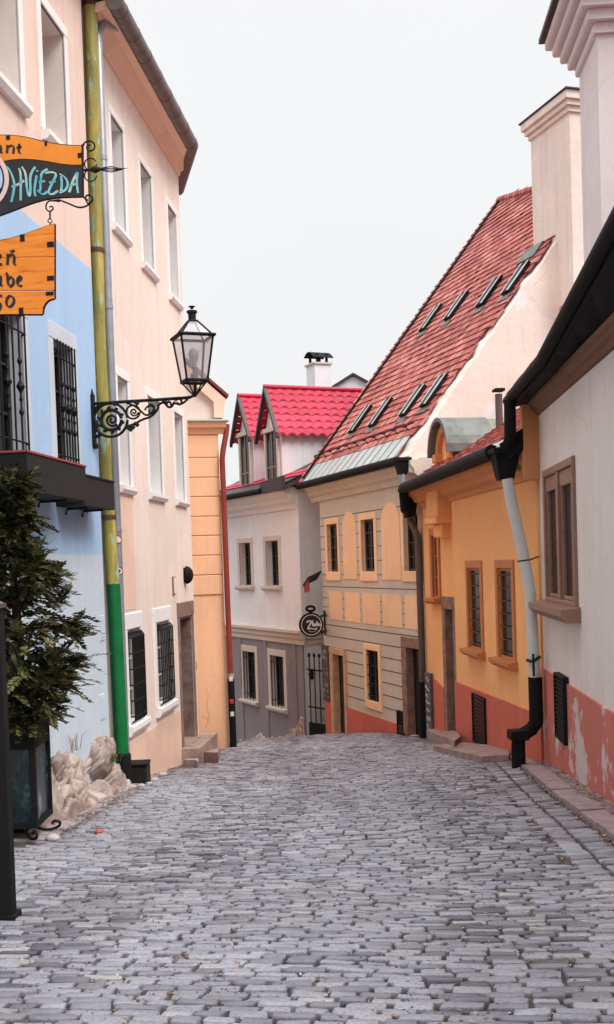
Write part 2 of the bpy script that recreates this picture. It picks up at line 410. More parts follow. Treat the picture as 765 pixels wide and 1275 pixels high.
def setts(cx, cy, hw, hl, ang, near, darkdrop=0):
    """stones: centre, half width, half length, angle; rounded, slightly domed and tilted"""
    global nv
    n = len(cx); K = 12 if near else 8
    a = (np.arange(K)+.5)/K*2*np.pi
    pw = .22
    ux = np.sign(np.cos(a))*np.abs(np.cos(a))**pw; uy = np.sign(np.sin(a))*np.abs(np.sin(a))**pw
    jit = 1+rng.uniform(-.10, .07, (n, K))
    x = ux*hw[:, None]*jit; y = uy*hl[:, None]*(1+rng.uniform(-.10, .07, (n, K)))
    ca, sa = np.cos(ang)[:, None], np.sin(ang)[:, None]
    tx = rng.normal(0, .03, (n, 1)); ty = rng.normal(0, .05, (n, 1)); dz = rng.normal(-.002, .0045, (n, 1))
    rings = []
    for sc, h in ((1.0, -.05), (1.0, -.012), (.972, -.0025), (.915, .0)):
        lx = x*sc; ly = y*sc
        if sc < .99: lx = lx+0; 
        wx = cx[:, None]+lx*ca-ly*sa; wy = cy[:, None]+lx*sa+ly*ca
        rings.append(np.stack([wx, wy, h+lx*tx+ly*ty+dz+rng.normal(0, .0016, lx.shape)*(h > -.02)], -1))
    wx = cx[:, None]; wy = cy[:, None]
    cen = np.stack([wx, wy, .002+dz], -1)
    V = np.concatenate(rings+[cen], 1)                            # n, 4K+1, 3
    g = Gz(V[..., 0].ravel(), V[..., 1].ravel()).reshape(V.shape[:2]); V[..., 2] += g
    f = []
    for r in range(3):
        for k in range(K): f.append((r*K+k, r*K+(k+1) % K, (r+1)*K+(k+1) % K, (r+1)*K+k))
    for k in range(K): f.append((3*K+k, 3*K+(k+1) % K, 4*K, 4*K))
    f = np.array(f); SV.append(V.reshape(-1, 3)); SF.append((f[None]+(nv+np.arange(n)*(4*K+1))[:, None, None]).reshape(-1, 4)); nv += n*(4*K+1)
base_ang = math.atan2(LX[1], LX[0])
rows = []; s = 2.6
while s < 40:
    rh = rng.uniform(.076, .098)
    l = -9.0+rng.uniform(0, .2)
    while l < 6.5:
        w = rng.uniform(.135, .245); rows.append((s+rh/2, l+w/2, w, rh)); l += w
    s += rh
rows = np.array(rows)
wav = .10*np.sin(rows[:, 1]*.55+rows[:, 0]*.12)+.05*np.sin(rows[:, 1]*1.3+rows[:, 0]*.5+1)-.035*rows[:, 1]
sc_ = rows[:, 0]+wav*1.0
cx = SX[0]*sc_+LX[0]*rows[:, 1]; cy = SX[1]*sc_+LX[1]*rows[:, 1]
ok = inside(cx, cy)
sl = .055*np.cos(rows[:, 1]*.55+rows[:, 0]*.12)+.065*np.cos(rows[:, 1]*1.3+rows[:, 0]*.5+1)-.035
for near in (True, False):
    q = ok & ((rows[:, 0] < 13) if near else (rows[:, 0] >= 13))
    n = q.sum()
    setts(cx[q], cy[q], rows[q, 2]/2-rng.uniform(.004, .013, n), rows[q, 3]/2-rng.uniform(.001, .005, n), base_ang+sl[q]+rng.normal(0, .025, n), near)
# two courses of setts along the kerb
def along(line, d, width, st0=.0):
    pts = offs(line, d); seg = 0; out = []
    P = np.array(pts); L = np.concatenate([[0], np.cumsum(np.linalg.norm(np.diff(P, axis=0), axis=1))]); t = st0
    while t < L[-1]-.1:
        ln = rng.uniform(.11, .15); m = t+ln/2
        out.append((np.interp(m, L, P[:, 0]), np.interp(m, L, P[:, 1]), ln, math.atan2(np.interp(m+.1, L, P[:, 1])-np.interp(m-.1, L, P[:, 1]), np.interp(m+.1, L, P[:, 0])-np.interp(m-.1, L, P[:, 0])))); t += ln
    o = np.array(out); n = len(o)
    setts(o[:, 0], o[:, 1], o[:, 2]/2-rng.uniform(.004, .01, n), np.full(n, width/2)-rng.uniform(.006, .016, n), o[:, 3]+rng.normal(0, .02, n), True)
along(KLINE, -.135, .24); along(KLINE, -.365, .20)
V = np.concatenate(SV); Fq = np.concatenate(SF)
me = bpy.data.meshes.new('street')
tri = Fq[:, 2] == Fq[:, 3]
lens = np.where(tri, 3, 4); loops = np.concatenate([f[:l] for f, l in zip(Fq, lens)]) if False else Fq.ravel()[np.stack([np.ones_like(tri), np.ones_like(tri), np.ones_like(tri), ~tri], 1).ravel()]
me.vertices.add(len(V)); me.vertices.foreach_set('co', V.ravel())
me.loops.add(len(loops)); me.loops.foreach_set('vertex_index', loops.astype(np.int32))
me.polygons.add(len(Fq)); st = np.concatenate([[0], np.cumsum(lens)[:-1]]).astype(np.int32)
me.polygons.foreach_set('loop_start', st); me.polygons.foreach_set('use_smooth', np.ones(len(Fq), bool)); me.update(calc_edges=True); me.validate()
t = NT('granite_setts'); g = t.n('ShaderNodeNewGeometry')
col = t.ramp(g.outputs['Random Per Island'], [(0, lin((70,68,77))), (.2, lin((98,96,107))), (.34, lin((132,131,141))), (.62, lin((150,149,159))), (.9, lin((166,165,173))), (1, lin((186,178,174)))])
col = t.mix(t.ramp(t.noise(.5, 4, .6, t.pos()), [(.35, (0,0,0)), (.68, (.5,)*3)]), col, lin((106,99,100)))
mp = t.n('ShaderNodeMapping'); gg = t.n('ShaderNodeNewGeometry'); mp.inputs['Rotation'].default_value = (0, 0, math.atan2(SX[0], SX[1])); mp.inputs['Scale'].default_value = (1.1, .07, 1); t.l(gg.outputs['Position'], mp.inputs['Vector'])
col = t.mix(t.ramp(t.noise(1.0, 3, .5, mp.outputs[0]), [(.42, (0,0,0)), (.62, (.3,)*3)]), col, lin((196,196,204)))
h = t.noise(55, 6, .7, t.pos()); h2 = t.noise(16, 4, .6, t.pos())
col = t.mix(t.ramp(h, [(.32, (.55,)*3), (.55, (0,0,0))]), col, lin((70,66,72)))
col = t.mix(t.ramp(h2, [(.5, (0,0,0)), (.8, (.3,)*3)]), col, lin((150,138,132)))
n = t.bump(h2, .35, .015); n = t.bump(h, .45, .006, n)
M['sett'] = t.fin(col, t.ramp(h2, [(.2, (.42,)*3), (.8, (.7,)*3)]), n, spec=.45)
me.materials.append(M['sett'])
ob = bpy.data.objects.new('street', me); COL.objects.link(ob); ob['kind'] = 'structure'

# leaf and grit litter lying in the joints
N = 90000
ls = 2.6+(rng.random(N)**1.6)*14; ll = rng.uniform(-5, 4.6, N)
lx = SX[0]*ls+LX[0]*ll; ly = SX[1]*ls+LX[1]*ll
k = inside(lx, ly, np.array(LEFT+FAR+KLINE)); lx, ly = lx[k], ly[k]; nj = len(lx)
def scatter(line, n, sd):
    A = np.array(line); L_ = np.concatenate([[0], np.cumsum(np.linalg.norm(np.diff(A, axis=0), axis=1))]); u = rng.random(n)*L_[-1]; u += .25*np.sin(u*5)
    return np.interp(u, L_, A[:, 0])+rng.normal(0, sd, n), np.interp(u, L_, A[:, 1])+rng.normal(0, sd, n)
ex = [scatter(offs(KLINE, -.02), 2600, .025), scatter(LEFT[2:], 1500, .06), scatter([FP.P(1.2, 0, .1)[:2], FP.P(4.2, 0, .1)[:2]], 500, .07), scatter([FW.P(-.3, 0, .12)[:2], FW.P(9, 0, .12)[:2]], 900, .06), scatter([FO.P(3.5, 0, .3)[:2], FO.P(5.6, 0, .3)[:2]], 300, .08), scatter([FB.P(9.6, 0, .5)[:2], FB.P(12.6, 0, .45)[:2]], 500, .1)]
lx = np.concatenate([lx]+[e[0] for e in ex]); ly = np.concatenate([ly]+[e[1] for e in ex]); N = len(lx)
sz = rng.uniform(.005, .013, N); an = rng.uniform(0, 6.28, N); lz = Gz(lx, ly)-rng.uniform(.003, .016, N); lz[nj:] += .018; lz[nj+2600+1500+500:nj+2600+1500+500+900] += .045; sz[nj:] *= 1.3
el = rng.uniform(.4, 1, N)
Vl = np.zeros((N, 4, 3))
for i, (ux, uy) in enumerate(((1, 0), (0, 1), (-1, 0), (0, -1))):
    Vl[:, i, 0] = lx+(ux*np.cos(an)-uy*el*np.sin(an))*sz; Vl[:, i, 1] = ly+(ux*np.sin(an)+uy*el*np.cos(an))*sz; Vl[:, i, 2] = lz+rng.uniform(-.003, .006, N)
mb = MB(); mb.v = [tuple(v) for v in Vl.reshape(-1, 3).tolist()]; mb.f = [(4*i, 4*i+1, 4*i+2, 4*i+3) for i in range(N)]; mb.m = [0]*N
M['litter'] = isl('litter', [(0, lin((58,44,40))), (.4, lin((104,78,64))), (.7, lin((150,112,88))), (.88, lin((196,166,140))), (1, lin((236,226,218)))], .9, .1)
me = bpy.data.meshes.new('leaf_litter'); me.from_pydata(mb.v, [], mb.f); me.materials.append(M['litter'])
ob = bpy.data.objects.new('leaf_litter', me); COL.objects.link(ob); ob['kind'] = 'stuff'

# kerb stones and the raised pavement in front of the white house
kin = offs(KLINE, .0); kout = offs(KLINE, .24)
mb = MB(); P = np.array(kin); L = np.concatenate([[0], np.cumsum(np.linalg.norm(np.diff(P, axis=0), axis=1))]); Q = np.array(kout)
def onl(A, t): return np.array([np.interp(t, L, A[:, 0]), np.interp(t, L, A[:, 1])])
t0 = 0
while t0 < L[-1]-.3:
    t1 = min(t0+R.uniform(.8, 1.3), L[-1]); nn = 4; h = R.uniform(.045, .065)
    for k in range(nn):
        ta = t0+.008+(t1-t0-.016)*k/nn; tb = t0+.008+(t1-t0-.016)*(k+1)/nn
        q = [onl(P, ta), onl(P, tb), onl(Q, tb), onl(Q, ta)]
        top = [(v[0], v[1], gz(*v)+h) for v in q]; bot = [(v[0], v[1], gz(*v)-.2) for v in q]
        mb.prism(top, bot)
    t0 = t1
M['kerb'] = plain('kerb_stone', (158,138,138), .8, 0, .35, 6, .4, (124,106,104))
mb.build('kerb', M['kerb'], kind='structure')
mb = MB()
TT = np.linspace(0, L[-1], 40); rows_ = []
for tt in TT:
    a = onl(Q, tt)+0; b = a
    fs = (a-FW.A)@FW.e; wq = np.array(FW.P(fs, 0, -.05)[:2]) if fs > -.3 else np.array(FO.P(min(5.9, max(4.4, (a-FO.A)@FO.e)), 0, -.05)[:2])
    rows_.append([(a+(wq-a)*u) for u in np.linspace(0, 1, 7)])
for i in range(len(rows_)-1):
    for j in range(6):
        q = [rows_[i][j], rows_[i+1][j], rows_[i+1][j+1], rows_[i][j+1]]
        mb.add([(v[0], v[1], gz(*v)+.043+.02*((jj if False else 0))) for v in q], [(0,1,2,3)])
t = NT('gravel_pavement'); v = t.n('ShaderNodeTexVoronoi'); v.inputs['Scale'].default_value = 26; t.l(t.pos(), v.inputs['Vector'])
c = t.ramp(v.outputs['Color'], [(.1, lin((98,78,80))), (.5, lin((134,110,110))), (.9, lin((176,158,156)))])
c = t.mix(t.ramp(t.noise(1.2, 6, .65, t.pos()), [(.4, (0,0,0)), (.65, (.7,)*3)]), c, lin((92,66,68)))
M['pave'] = t.fin(c, .9, t.bump(v.outputs['Distance'], .8, .02))
bmx = mb.build('pavement', M['pave'], smooth=True, kind='structure')

# left: pale flagstone strip along the rocks
LS = np.array([gpx(*q)[:2] for q in ((58, 1046), (130, 1003), (196, 967), (226, 953))])
mb = MB(); nseg = 26
Ls = np.concatenate([[0], np.cumsum(np.linalg.norm(np.diff(LS, axis=0), axis=1))])
M['flag'] = plain('flagstones', (176,164,166), .85, 0, .4, 3.5, .5, (128,116,116))
for i in range(nseg):
    ta, tb = Ls[-1]*i/nseg+.012, Ls[-1]*(i+1)/nseg-.012
    q = []
    for tt, sd in ((ta, 0), (tb, 0), (tb, 1), (ta, 1)):
        p = np.array([np.interp(tt, Ls, LS[:, 0]), np.interp(tt, Ls, LS[:, 1])]); d = LS[-1]-LS[0]; d = d/np.linalg.norm(d); q.append(p+np.array([-d[1], d[0]])*(.5*sd-.02))
    h = R.uniform(.0, .012)
    mb.prism([(v[0], v[1], gz(*v)+h) for v in q], [(v[0], v[1], gz(*v)-.1) for v in q])
mb.build('footpath', M['flag'], kind='structure')
# ================================================================== blue house, near left
M['blue_w'] = stucco('pale_blue_plaster', (176,206,236), (150,184,222), .6, .35)
M['pale_w'] = stucco('pale_grey_plaster', (204,216,226), (178,192,204), .5, .4)
M['peach_w'] = stucco('peach_plaster', (238,211,196), (216,192,180), .6, .4, .2, (222,206,204), .7)
M['warm_trim'] = stucco('warm_white_trim', (240,226,218), (222,206,198), .4, .15)
h = thing('blue_house', 'near left house painted pale below, light blue in the middle and peach above', 'house', FB.P(11, gz(*FB.P(11, 0)[:2])))
ZB1, ZB2 = FB.S(130, 691)[1], 5.49
w1 = FB.rect(-24, 30, 392, 569); w1 = (w1[0], w1[1], 2.62, 4.27); w2 = FB.rect(68.5, 92.5, 430, 586); w2 = (w2[0], w2[1], 2.60, 4.22)
u2 = FB.rect(55, 83, 30, 260); u2 = (u2[0], u2[1], 6.72, 8.26); u1 = (u2[0]-2.05, FB.S(24, 60)[0], 6.74, 8.26)
ops = [(*w1, .26), (*w2, .26), (*u1, .5, 4), (*u2, .5, 4)]
wall('wall', FB, 0, 12.98, -2.6, 9.55, ops, 6, [M['blue_w'], M['blue_trim'], M['pale_w'], M['peach_w'], M['warm_trim']], h,
     zone=lambda s, z: 2 if z < ZB1 else (0 if z < ZB2 else 3), split_z=(ZB1, ZB2))
for r in (w1, w2):
    window(FB, h, r, .2, (.17, .018, .2), None, 'frame_dark', 'pane', 1, 2, grille=bar_grille(.05, 7, 2, .012, True), smat='blue_trim')
for r in (u1, u2):
    window(FB, h, r, .46, (.12, .02, .14), (.1, .13, 'white_trim', .1), 'frame_white', 'pane_sky', 1, 2)
mb = MB(); mb.sweep(FB.P, [(0, 9.2), (.08, 9.2), (.12, 9.3), (.35, 9.42), (.4, 9.55), (0, 9.55)], 0, 12.9); mb.build('cornice', M['peach_w'], h)
mb = MB(); P = FB.P; mb.prism([P(-.2, 9.56, .55), P(13, 9.56, .55), P(13, 12.6, -3)], [P(-.2, 9.52, -6.2), P(13, 9.52, -6.2), P(13, 12.55, -3)])
mb.v = []; mb.f = []; mb.m = []
q = [(.5, 9.556), (-3, 12.3), (-6.4, 9.556)]
mb.prism([P(-.1, z, o) for o, z in q], [P(12.98, z, o) for o, z in q]); mb.build('roof', M['tile_dark'], h)
for px, py in ((127, 782), (127.5, 880)):
    s, z = FB.S(px, py); m_ = MB(); m_.bev(FB.P, s-.12, s+.1, z-.17, z+.17, -.02, .012, .006); m_.box(FB.P, s-.09, s+.07, z-.13, z+.13, .012, .016); m_.build('meter_cover', M['pale_w'], h)
# the thick painted drainpipe at its corner
t = NT('painted_pipe'); sp_ = t.n('ShaderNodeSeparateXYZ'); gg = t.n('ShaderNodeNewGeometry'); t.l(gg.outputs['Position'], sp_.inputs[0])
ol = t.ramp(t.noise(1.6, 6, .65, t.pos((5,5,.8))), [(.3, lin((112,112,62))), (.5, lin((152,144,74))), (.7, lin((204,180,92)))])
ol = t.mix(t.ramp(t.noise(2.2, 7, .7, t.pos((4,4,1.2))), [(.58, (0,0,0)), (.61, (1,1,1))]), ol, lin((150,186,168)))
cut = t.n('ShaderNodeMath', operation='LESS_THAN'); t.l(sp_.outputs[2], cut.inputs[0]); ZG = float(at(142, 727, 15.7)[2]); cut.inputs[1].default_value = ZG
gr = t.ramp(t.noise(3, 5, .6, t.pos()), [(.3, lin((0,92,44))), (.7, lin((6,122,62)))])
M['painted_pipe'] = t.fin(t.mix(cut.outputs[0], ol, gr), .45, t.bump(t.noise(14, 4, .6, t.pos()), .15, .01), spec=.4)
pipe_pts = [at(*q, 15.75) for q in ((110.5, -60), (113.5, 37), (119, 250), (123, 410), (132, 600), (137.5, 680), (142, 740), (147, 840), (152, 945))]
mb = MB(); mb.tube(pipe_pts, .098, 18)
pole = mb.build('drainpipe', M['painted_pipe'], h, smooth=True, label='thick drainpipe painted olive yellow with a green foot')
M['clamp'] = plain('rusty_clamp', (96,70,52), .7, .2, .4, 20, .3)
for py in (6, 312, 644):
    i = [k for k in range(len(pipe_pts)-1)]
    ys_ = [-60, 37, 250, 410, 600, 680, 740, 840, 945]; c = np.array([np.interp(py, ys_, [p[j] for p in pipe_pts]) for j in range(3)])
    MB().lathe(c, [(.1, -.03), (.108, -.03), (.108, .03), (.1, .03)], 18).build('pipe_clamp', M['clamp'], pole, smooth=True)
c = pipe_pts[-1]; MB().lathe(c, [(.13, -.42), (.13, .06), (.1, .09)], 16).build('pipe_boot', M['black'], pole, smooth=True)
# window boxes
M['box_black'] = plain('black_stained_wood', (26,20,20), .85, 0, .4, 6, .3)
M['box_red'] = plain('red_rim_paint', (170,70,66), .6, 0, .3, 8)
for (s0, s1, z0, z1, oo, rim, lab, d2) in ((9.0, 10.95, 2.22, 2.62, .44, 'box_red', 'long black window box with a red rim under the near barred window', 0), (11.12, 12.42, 2.18, 2.54, .36, 'box_black', 'short plain black window box under the far barred window of the blue house', 1)):
    b = thing('window_box', lab, 'window box', FB.P(s0, z0), 'window boxes on the blue wall')
    mb = MB(); P = FB.P; th = .03
    mb.bev(P, s0, s1, z0, z1, oo-th, oo, .006); mb.box(P, s0, s1, z0, z1, .0, th); mb.box(P, s0, s0+th, z0, z1-.002, th, oo-th); mb.box(P, s1-th, s1, z0, z1-.002, th, oo-th); mb.box(P, s0+th, s1-th, z0+.002, z0+.04, th, oo-th)
    mb.build('trough', M['box_black'], b)
    mb = MB()
    for q in ((s0-.012, s1+.012, oo-th-.008, oo+.012), (s0-.012, s0+th+.008, th, oo-th-.008), (s1-th-.008, s1+.012, th, oo-th-.008)): mb.box(P, q[0], q[1], z1+.001, z1+.022, q[2], q[3])
    mb.build('rim', M[rim], b)
    mb = MB(); mb.box(P, s0+th+.01, s1-th-.01, z1-.08, z1-.05, th+.01, oo-th-.01); mb.build('soil', M['dirt'], b)
    for k in (.25, .75):
        x = s0+(s1-s0)*k; mb = MB(); mb.tube([P(x, z0-.09, .015), P(x, z0-.02, .03), P(x, z0-.012, oo*.8)], .014, 6); mb.build('bracket', M['iron'], b)

# ================================================================== pink house
M['pink_w'] = stucco('pale_pink_plaster', (243,227,215), (224,204,192), .8, .35)
M['pink_low'] = stucco('salmon_plaster', (242,208,186), (222,188,168), .5, .35)
M['coral'] = stucco('coral_soffit', (250,216,192), (234,194,168), .4, .2)
hp = thing('pink_house', 'tall pale pink three storey house with white window surrounds and coral eaves', 'house', FP.P(3, gz(*FP.P(3, 0)[:2])))
U = [(.82, 1.55, 6.5, 8.12), (2.6, 3.4, 6.4, 8.04), (4.66, 5.42, 6.36, 8.0)]
Md = [(.62, 1.24, 2.64, 4.24), (2.5, 3.42, 2.64, 4.22), (4.56, 5.32, 2.64, 4.22)]
Lo = [(.62, 1.42, -.92, .49), (2.5, 3.5, -.9, .49)]
DR = (4.4, 5.52, FP.S(238, 921)[1]-.02, .47)
ops = [(*r, .5) for r in U+Md]+[(*r, .2) for r in Lo]+[(*DR, .4)]
wall('wall', FP, -.25, 5.82, -3.2, 9.5, ops, 6, [M['pink_w'], M['white_trim']], hp)
for r in U+Md: window(FP, hp, r, .46, (.12, .022, .13), (.08, .12, 'white_trim', .12), 'frame_white', 'pane_sky', 1, 2)
for r in Lo: window(FP, hp, r, .16, (.18, .025, .24), (.1, .16, 'white_trim', .16), 'frame_white', 'pane', 1, 2, grille=bar_grille(.03, 8, 6, .013, False, .05, 'iron'))
# door in its stone surround
mb = MB(); P = FP.P; mb.box(P, DR[0]+.005, DR[1]-.005, DR[2], DR[3]-.005, -.398, -.35)
for i in range(2):
    for j in range(3):
        a = DR[0]+.1+i*.48; c = DR[2]+.15+j*.72; mb.bev(P, a, a+.4, c, c+.6, -.35, -.33, .02)
d = mb.build('door', M['door_wood'], hp)
MB().tube([P(DR[0]+.14, DR[2]+1.05, -.33), P(DR[0]+.14, DR[2]+1.05, -.27), P(DR[0]+.26, DR[2]+1.05, -.27)], .012, 6).build('handle', M['iron'], d)
mb = MB(); mb.bev(P, DR[0]-.15, DR[0]-.002, DR[2], DR[3], -.38, .02, .01); mb.bev(P, DR[1]+.002, DR[1]+.14, DR[2], DR[3], -.38, .02, .01); mb.bev(P, DR[0]-.17, DR[1]+.16, DR[3]+.002, DR[3]+.28, -.38, .028, .01)
mb.bev(P, DR[1]-.03, DR[1]-.003, DR[2], DR[3]-.004, -.345, -.0, .01); mb.bev(P, DR[0]+.003, DR[0]+.03, DR[2], DR[3]-.004, -.345, -.0, .01); mb.box(P, DR[0]+.031, DR[1]-.031, DR[3]-.03, DR[3]-.003, -.345, -.0)
mb.build('door_surround', M['stone'], hp)
# salmon plinth with its rising painted top line, apron panel under the first window
a, b = FP.S(164.6, 924), FP.S(229, 880); za = a[1]; zb_ = b[1]; sl_ = (zb_-za)/(b[0]-a[0])
MB().pp(P, [(-.24, -3.1), (DR[0]-.19, -3.1), (DR[0]-.19, za+sl_*(DR[0]-.19-a[0])), (-.24, za+sl_*(-.24-a[0]))], -.02, .008).build('plinth', M['pink_low'], hp)
MB().box(P, .6, 1.3, .78, 2.44, -.02, .008).build('apron_panel', M['pink_low'], hp)
# eaves: cornice line, soffit and gutter turning round the corner
GZ = 9.1; ge1 = at(222, 238, 23.0); EO = .44
pts_in = [(-.25, 0), (5.72, 0), (5.9, -.5)]
g0 = P(-.4, GZ, EO); g1 = P(4.98, GZ, EO); g2 = (ge1[0], ge1[1], GZ-.1)
mb = MB(); i0 = P(-.25, GZ+.02, .01); i1 = P(5.8, GZ-.0, .01); i2 = P(6.4, GZ-.1, -.9)
up = np.array([0, 0, .45])
def lift(q, dz): return (q[0], q[1], q[2]+dz)
mb.prism([lift(g0, -.05), lift(g1, -.05), lift(g2, -.05), lift(i2, -.05), lift(i1, -.1), lift(i0, -.1)], [lift(v, .05) for v in (g0, g1, g2, i2, i1, i0)]); mb.build('soffit', M['coral'], hp)
mb = MB(); mb.sweep(P, [(0, 8.86), (.035, 8.86), (.05, 8.93), (.16, 8.99), (.22, 9.03), (0, 9.04)], -.25, 5.8); mb.build('cornice', M['coral'], hp)
mb = MB(); mb.tube([lift(g0, .02), lift(np.array(g1)+np.array([.0, .0, 0]), .02), lift(g2, .02)], .125, 14)
gut = mb.build('gutter', M['gutter'], hp, smooth=True)
for k in np.linspace(.05, .97, 8):
    q = np.array(g0)*(1-k)+np.array(g1)*k; dv = (np.array(g1)-np.array(g0)); dv /= np.linalg.norm(dv)
    MB().tube([q-dv*.01+[0, 0, .02], q+dv*.01+[0, 0, .02]], .131, 14).build('gutter_joint', M['gutter'], gut, smooth=True)
mb = MB(); q = [lift(g0, .13), lift(g1, .13), lift(g2, .13)]; bk = [P(-.4, 12.6, -3), P(4.6, 12.6, -3), P(4.9, 12.5, -3.1)]
mb.add(q+bk+[P(-.4, 9.4, -6.2), P(6, 9.4, -6.2)], [(0,1,4,3), (1,2,5,4), (3,4,5,7,6), (0,3,6), (2,7,5), (0,1,2,7,6)]); mb.build('roof', M['tile_dark'], hp)
# silver downpipe with the swan neck at the top
c0 = FP.S(138, 450, .14)[0]
mb = MB(); mb.tube([P(c0+1.3, 9.12, .48), P(c0+.95, 9.13, .42), P(c0+.5, 9.1, .3), P(c0+.12, 9.0, .18), P(c0, 8.75, .14), P(c0, 6, .14), P(c0, 0, .14), P(c0-.03, -2.6, .14)], .058, 14)
dp = mb.build('downpipe', M['zinc'], hp, smooth=True)
for z in (7.1, 5.05, 3.35, 1.95): MB().lathe(P(c0, z, .14), [(.058, -.035), (.066, -.03), (.066, .03), (.058, .035)], 14).build('pipe_joint', M['zinc'], dp, smooth=True)
M['st_red'] = plain('sticker_red', (196,44,48), .5, 0, .1); M['st_white'] = plain('sticker_white', (226,224,218), .5, 0, .1); M['st_dark'] = plain('sticker_dark', (44,34,36), .5, 0, .1)
toc = -np.array([P(c0, 0, .14)[0], P(c0, 0, .14)[1]]); toc = toc/np.linalg.norm(toc); tx = np.array([-toc[1], toc[0]])
for py, m2_ in ((672, None), (711, 1)):
    z = FP.S(148, py, .14)[1]; c = np.array(P(c0, z, .14)); 
    def ring(r, d, m, nm, par, n=20):
        # a disc wrapped on the pipe
        mb = MB(); vs = []
        for k in range(n):
            a = 2*math.pi*k/n; u = r*math.cos(a); ang = u/.0585; dirv = toc*math.cos(ang)+tx*math.sin(ang)
            vs.append((c[0]+dirv[0]*(.0585+d), c[1]+dirv[1]*(.0585+d), c[2]+r*math.sin(a)*1.0))
        vs.append((c[0]+toc[0]*(.0588+d), c[1]+toc[1]*(.0588+d), c[2]))
        mb.add(vs, [(k, (k+1) % n, n) for k in range(n)], 0); return mb.build(nm, M[m], par)
    stk = ring(.062, .004, 'st_red', 'sticker', dp); ring(.044, .008, 'st_white', 'sticker_field', dp); ring(.024, .012, 'st_dark' if m2_ else 'st_white', 'sticker_mark', dp)
# porch lamp, bell plate
s, z = FP.S(230, 716); wl = thing('wall_light', 'small dark dome wall light above the pink house doorway', 'wall light', P(s, z))
mb = MB(); mb.bev(P, s-.1, s+.1, z-.14, z+.14, 0, .03, .01); mb.build('back_plate', M['black'], wl)
c = P(s, z, .02); mb = MB(); prof = []
for k in range(9):
    a = math.pi/2*k/8; prof.append((.17*math.cos(a)*1.0+.001, .17*math.sin(a)))
vs = []; n = 14
for r_, hh in prof:
    for k in range(n):
        a = 2*math.pi*k/n; vs.append(P(s+r_*.75*math.cos(a), z+r_*math.sin(a), .03+hh*.8))
mb.add(vs, [(i*n+k, i*n+(k+1) % n, (i+1)*n+(k+1) % n, (i+1)*n+k) for i in range(8) for k in range(n)]); mb.build('shade', M['black'], wl, smooth=True)
s, z = FP.S(216, 729); mb = MB(); mb.bev(P, s-.1, s+.1, z-.16, z+.16, -.01, .03, .008); bp = mb.build('house_sign', M['frame_brown'], hp); mb = MB(); mb.box(P, s-.08, s+.08, z-.14, z+.14, .03, .033); mb.build('sign_face', M['pink_w'], bp)
# doorstep and slabs in front
M['step'] = plain('worn_step_stone', (176,150,138), .85, 0, .4, 4, .5, (132,108,98))
P = FP.P; zt = DR[2]; st_ = MB(); st_.box(P, DR[0]+.032, DR[1]-.032, DR[2]-.04, DR[2]+.012, -.348, .1); st_.pp(P, [(DR[0]-.25, -3.1), (6.0, -3.1), (6.0, zt), (DR[0]-.25, zt)], -.02, .34); st_.build('doorstep', M['step'], hp)
q = [gpx(*v) for v in ((231, 951), (258, 954), (275, 938), (246, 936))]
def slab(pts, h, name, m, lab, cat, rough_=.0):
    mb = MB(); top = []; n = len(pts)
    for i in range(n):
        a, b = np.array(pts[i][:2]), np.array(pts[(i+1) % n][:2])
        for k in range(4):
            u = k/4; p = a+(b-a)*u; top.append((p[0]+R.uniform(-rough_, rough_), p[1]+R.uniform(-rough_, rough_), gz(*p)+h+R.uniform(-rough_, rough_)*.4))
    mb.prism(top, [(v[0], v[1], v[2]-h-.15) for v in top]); return tag(mb.build(name, m, label=lab), lab, cat)
slab([gpx(*v) for v in ((249, 950), (272, 951), (275, 940), (246, 938))], .2, 'stone_step', M['step'], 'pale square step stone beside the pink house doorstep', 'step', .012)
slab([gpx(*v) for v in ((230, 955), (247, 956), (250, 948), (236, 946))], .12, 'kerb_stone', M['flag'], 'rounded whitish stone lying before the pink house doorstep', 'stone', .03)

# ================================================================== peach house, square to the street
M['peachy'] = stucco('peach_orange_plaster', (251,200,160), (236,180,142), .5, .3)
M['peach_pale'] = stucco('pale_gable_plaster', (232,216,206), (208,192,184), .5, .3)
hr = thing('peach_house', 'narrow peach orange house end with scored bands, seen past the pink house', 'house', FR.P(3, gz(*FR.P(3, 0)[:2])))
zl = FR.S(260, 526)[1]; P = FR.P; sr = 4.4
mb = MB()
wall('wall', FR, 0, sr, -4.6, zl, [], 9, [M['peachy'], M['peachy']], hr)
mb = MB(); ys_ = [570, 594.5, 618.5, 643, 667, 691.5, 716, 741]; zz = [FR.S(258, y)[1] for y in ys_]+[zl-.28]
zz = sorted(zz); 
for a, b in zip(zz[:-1], zz[1:]): mb.bev(P, -.01, sr-.012, a+.008, b-.008, -.02, .03, .012)
mb.build('banded_render', M['peachy'], hr)
mb = MB(); mb.sweep(P, [(0, zl-.26), (.05, zl-.26), (.09, zl-.16), (.16, zl-.12), (.2, zl), (0, zl)], 0, sr+.16); mb.build('cornice', M['peachy'], hr)
mb = MB(); mb.sweep(P, [(-.05, zl+.002), (.24, zl+.004), (.24, zl+.03), (-.05, zl+.09)], 0, sr+.22); mb.build('ledge_flashing', M['flash'], hr)
ap = (1.4, zl+3.05); gw = [(0-1.6, zl+.05), (sr-.05, zl+.05), (sr-.05, zl+.42), ap]
MB().pp(P, gw, -.25, -.05).build('gable', M['peach_pale'], hr)
ev = FR.S(297, 506)
for sg in (1,):
    mb = MB(); a = (sr+.12, zl+.16); mb.pp(P, [ap, (sr-.08, zl+.45), (sr-.08, zl+.1), (sr+.12, zl+.1), (sr+.18, zl+.52), (ap[0], ap[1]+.28)], -.3, .06); mb.build('verge_board', M['coral'], hr)
rf = MB(); rp = [(sr+.24, zl+.54), (ap[0], ap[1]+.31), (ap[0], ap[1]+.38), (sr+.26, zl+.6)]
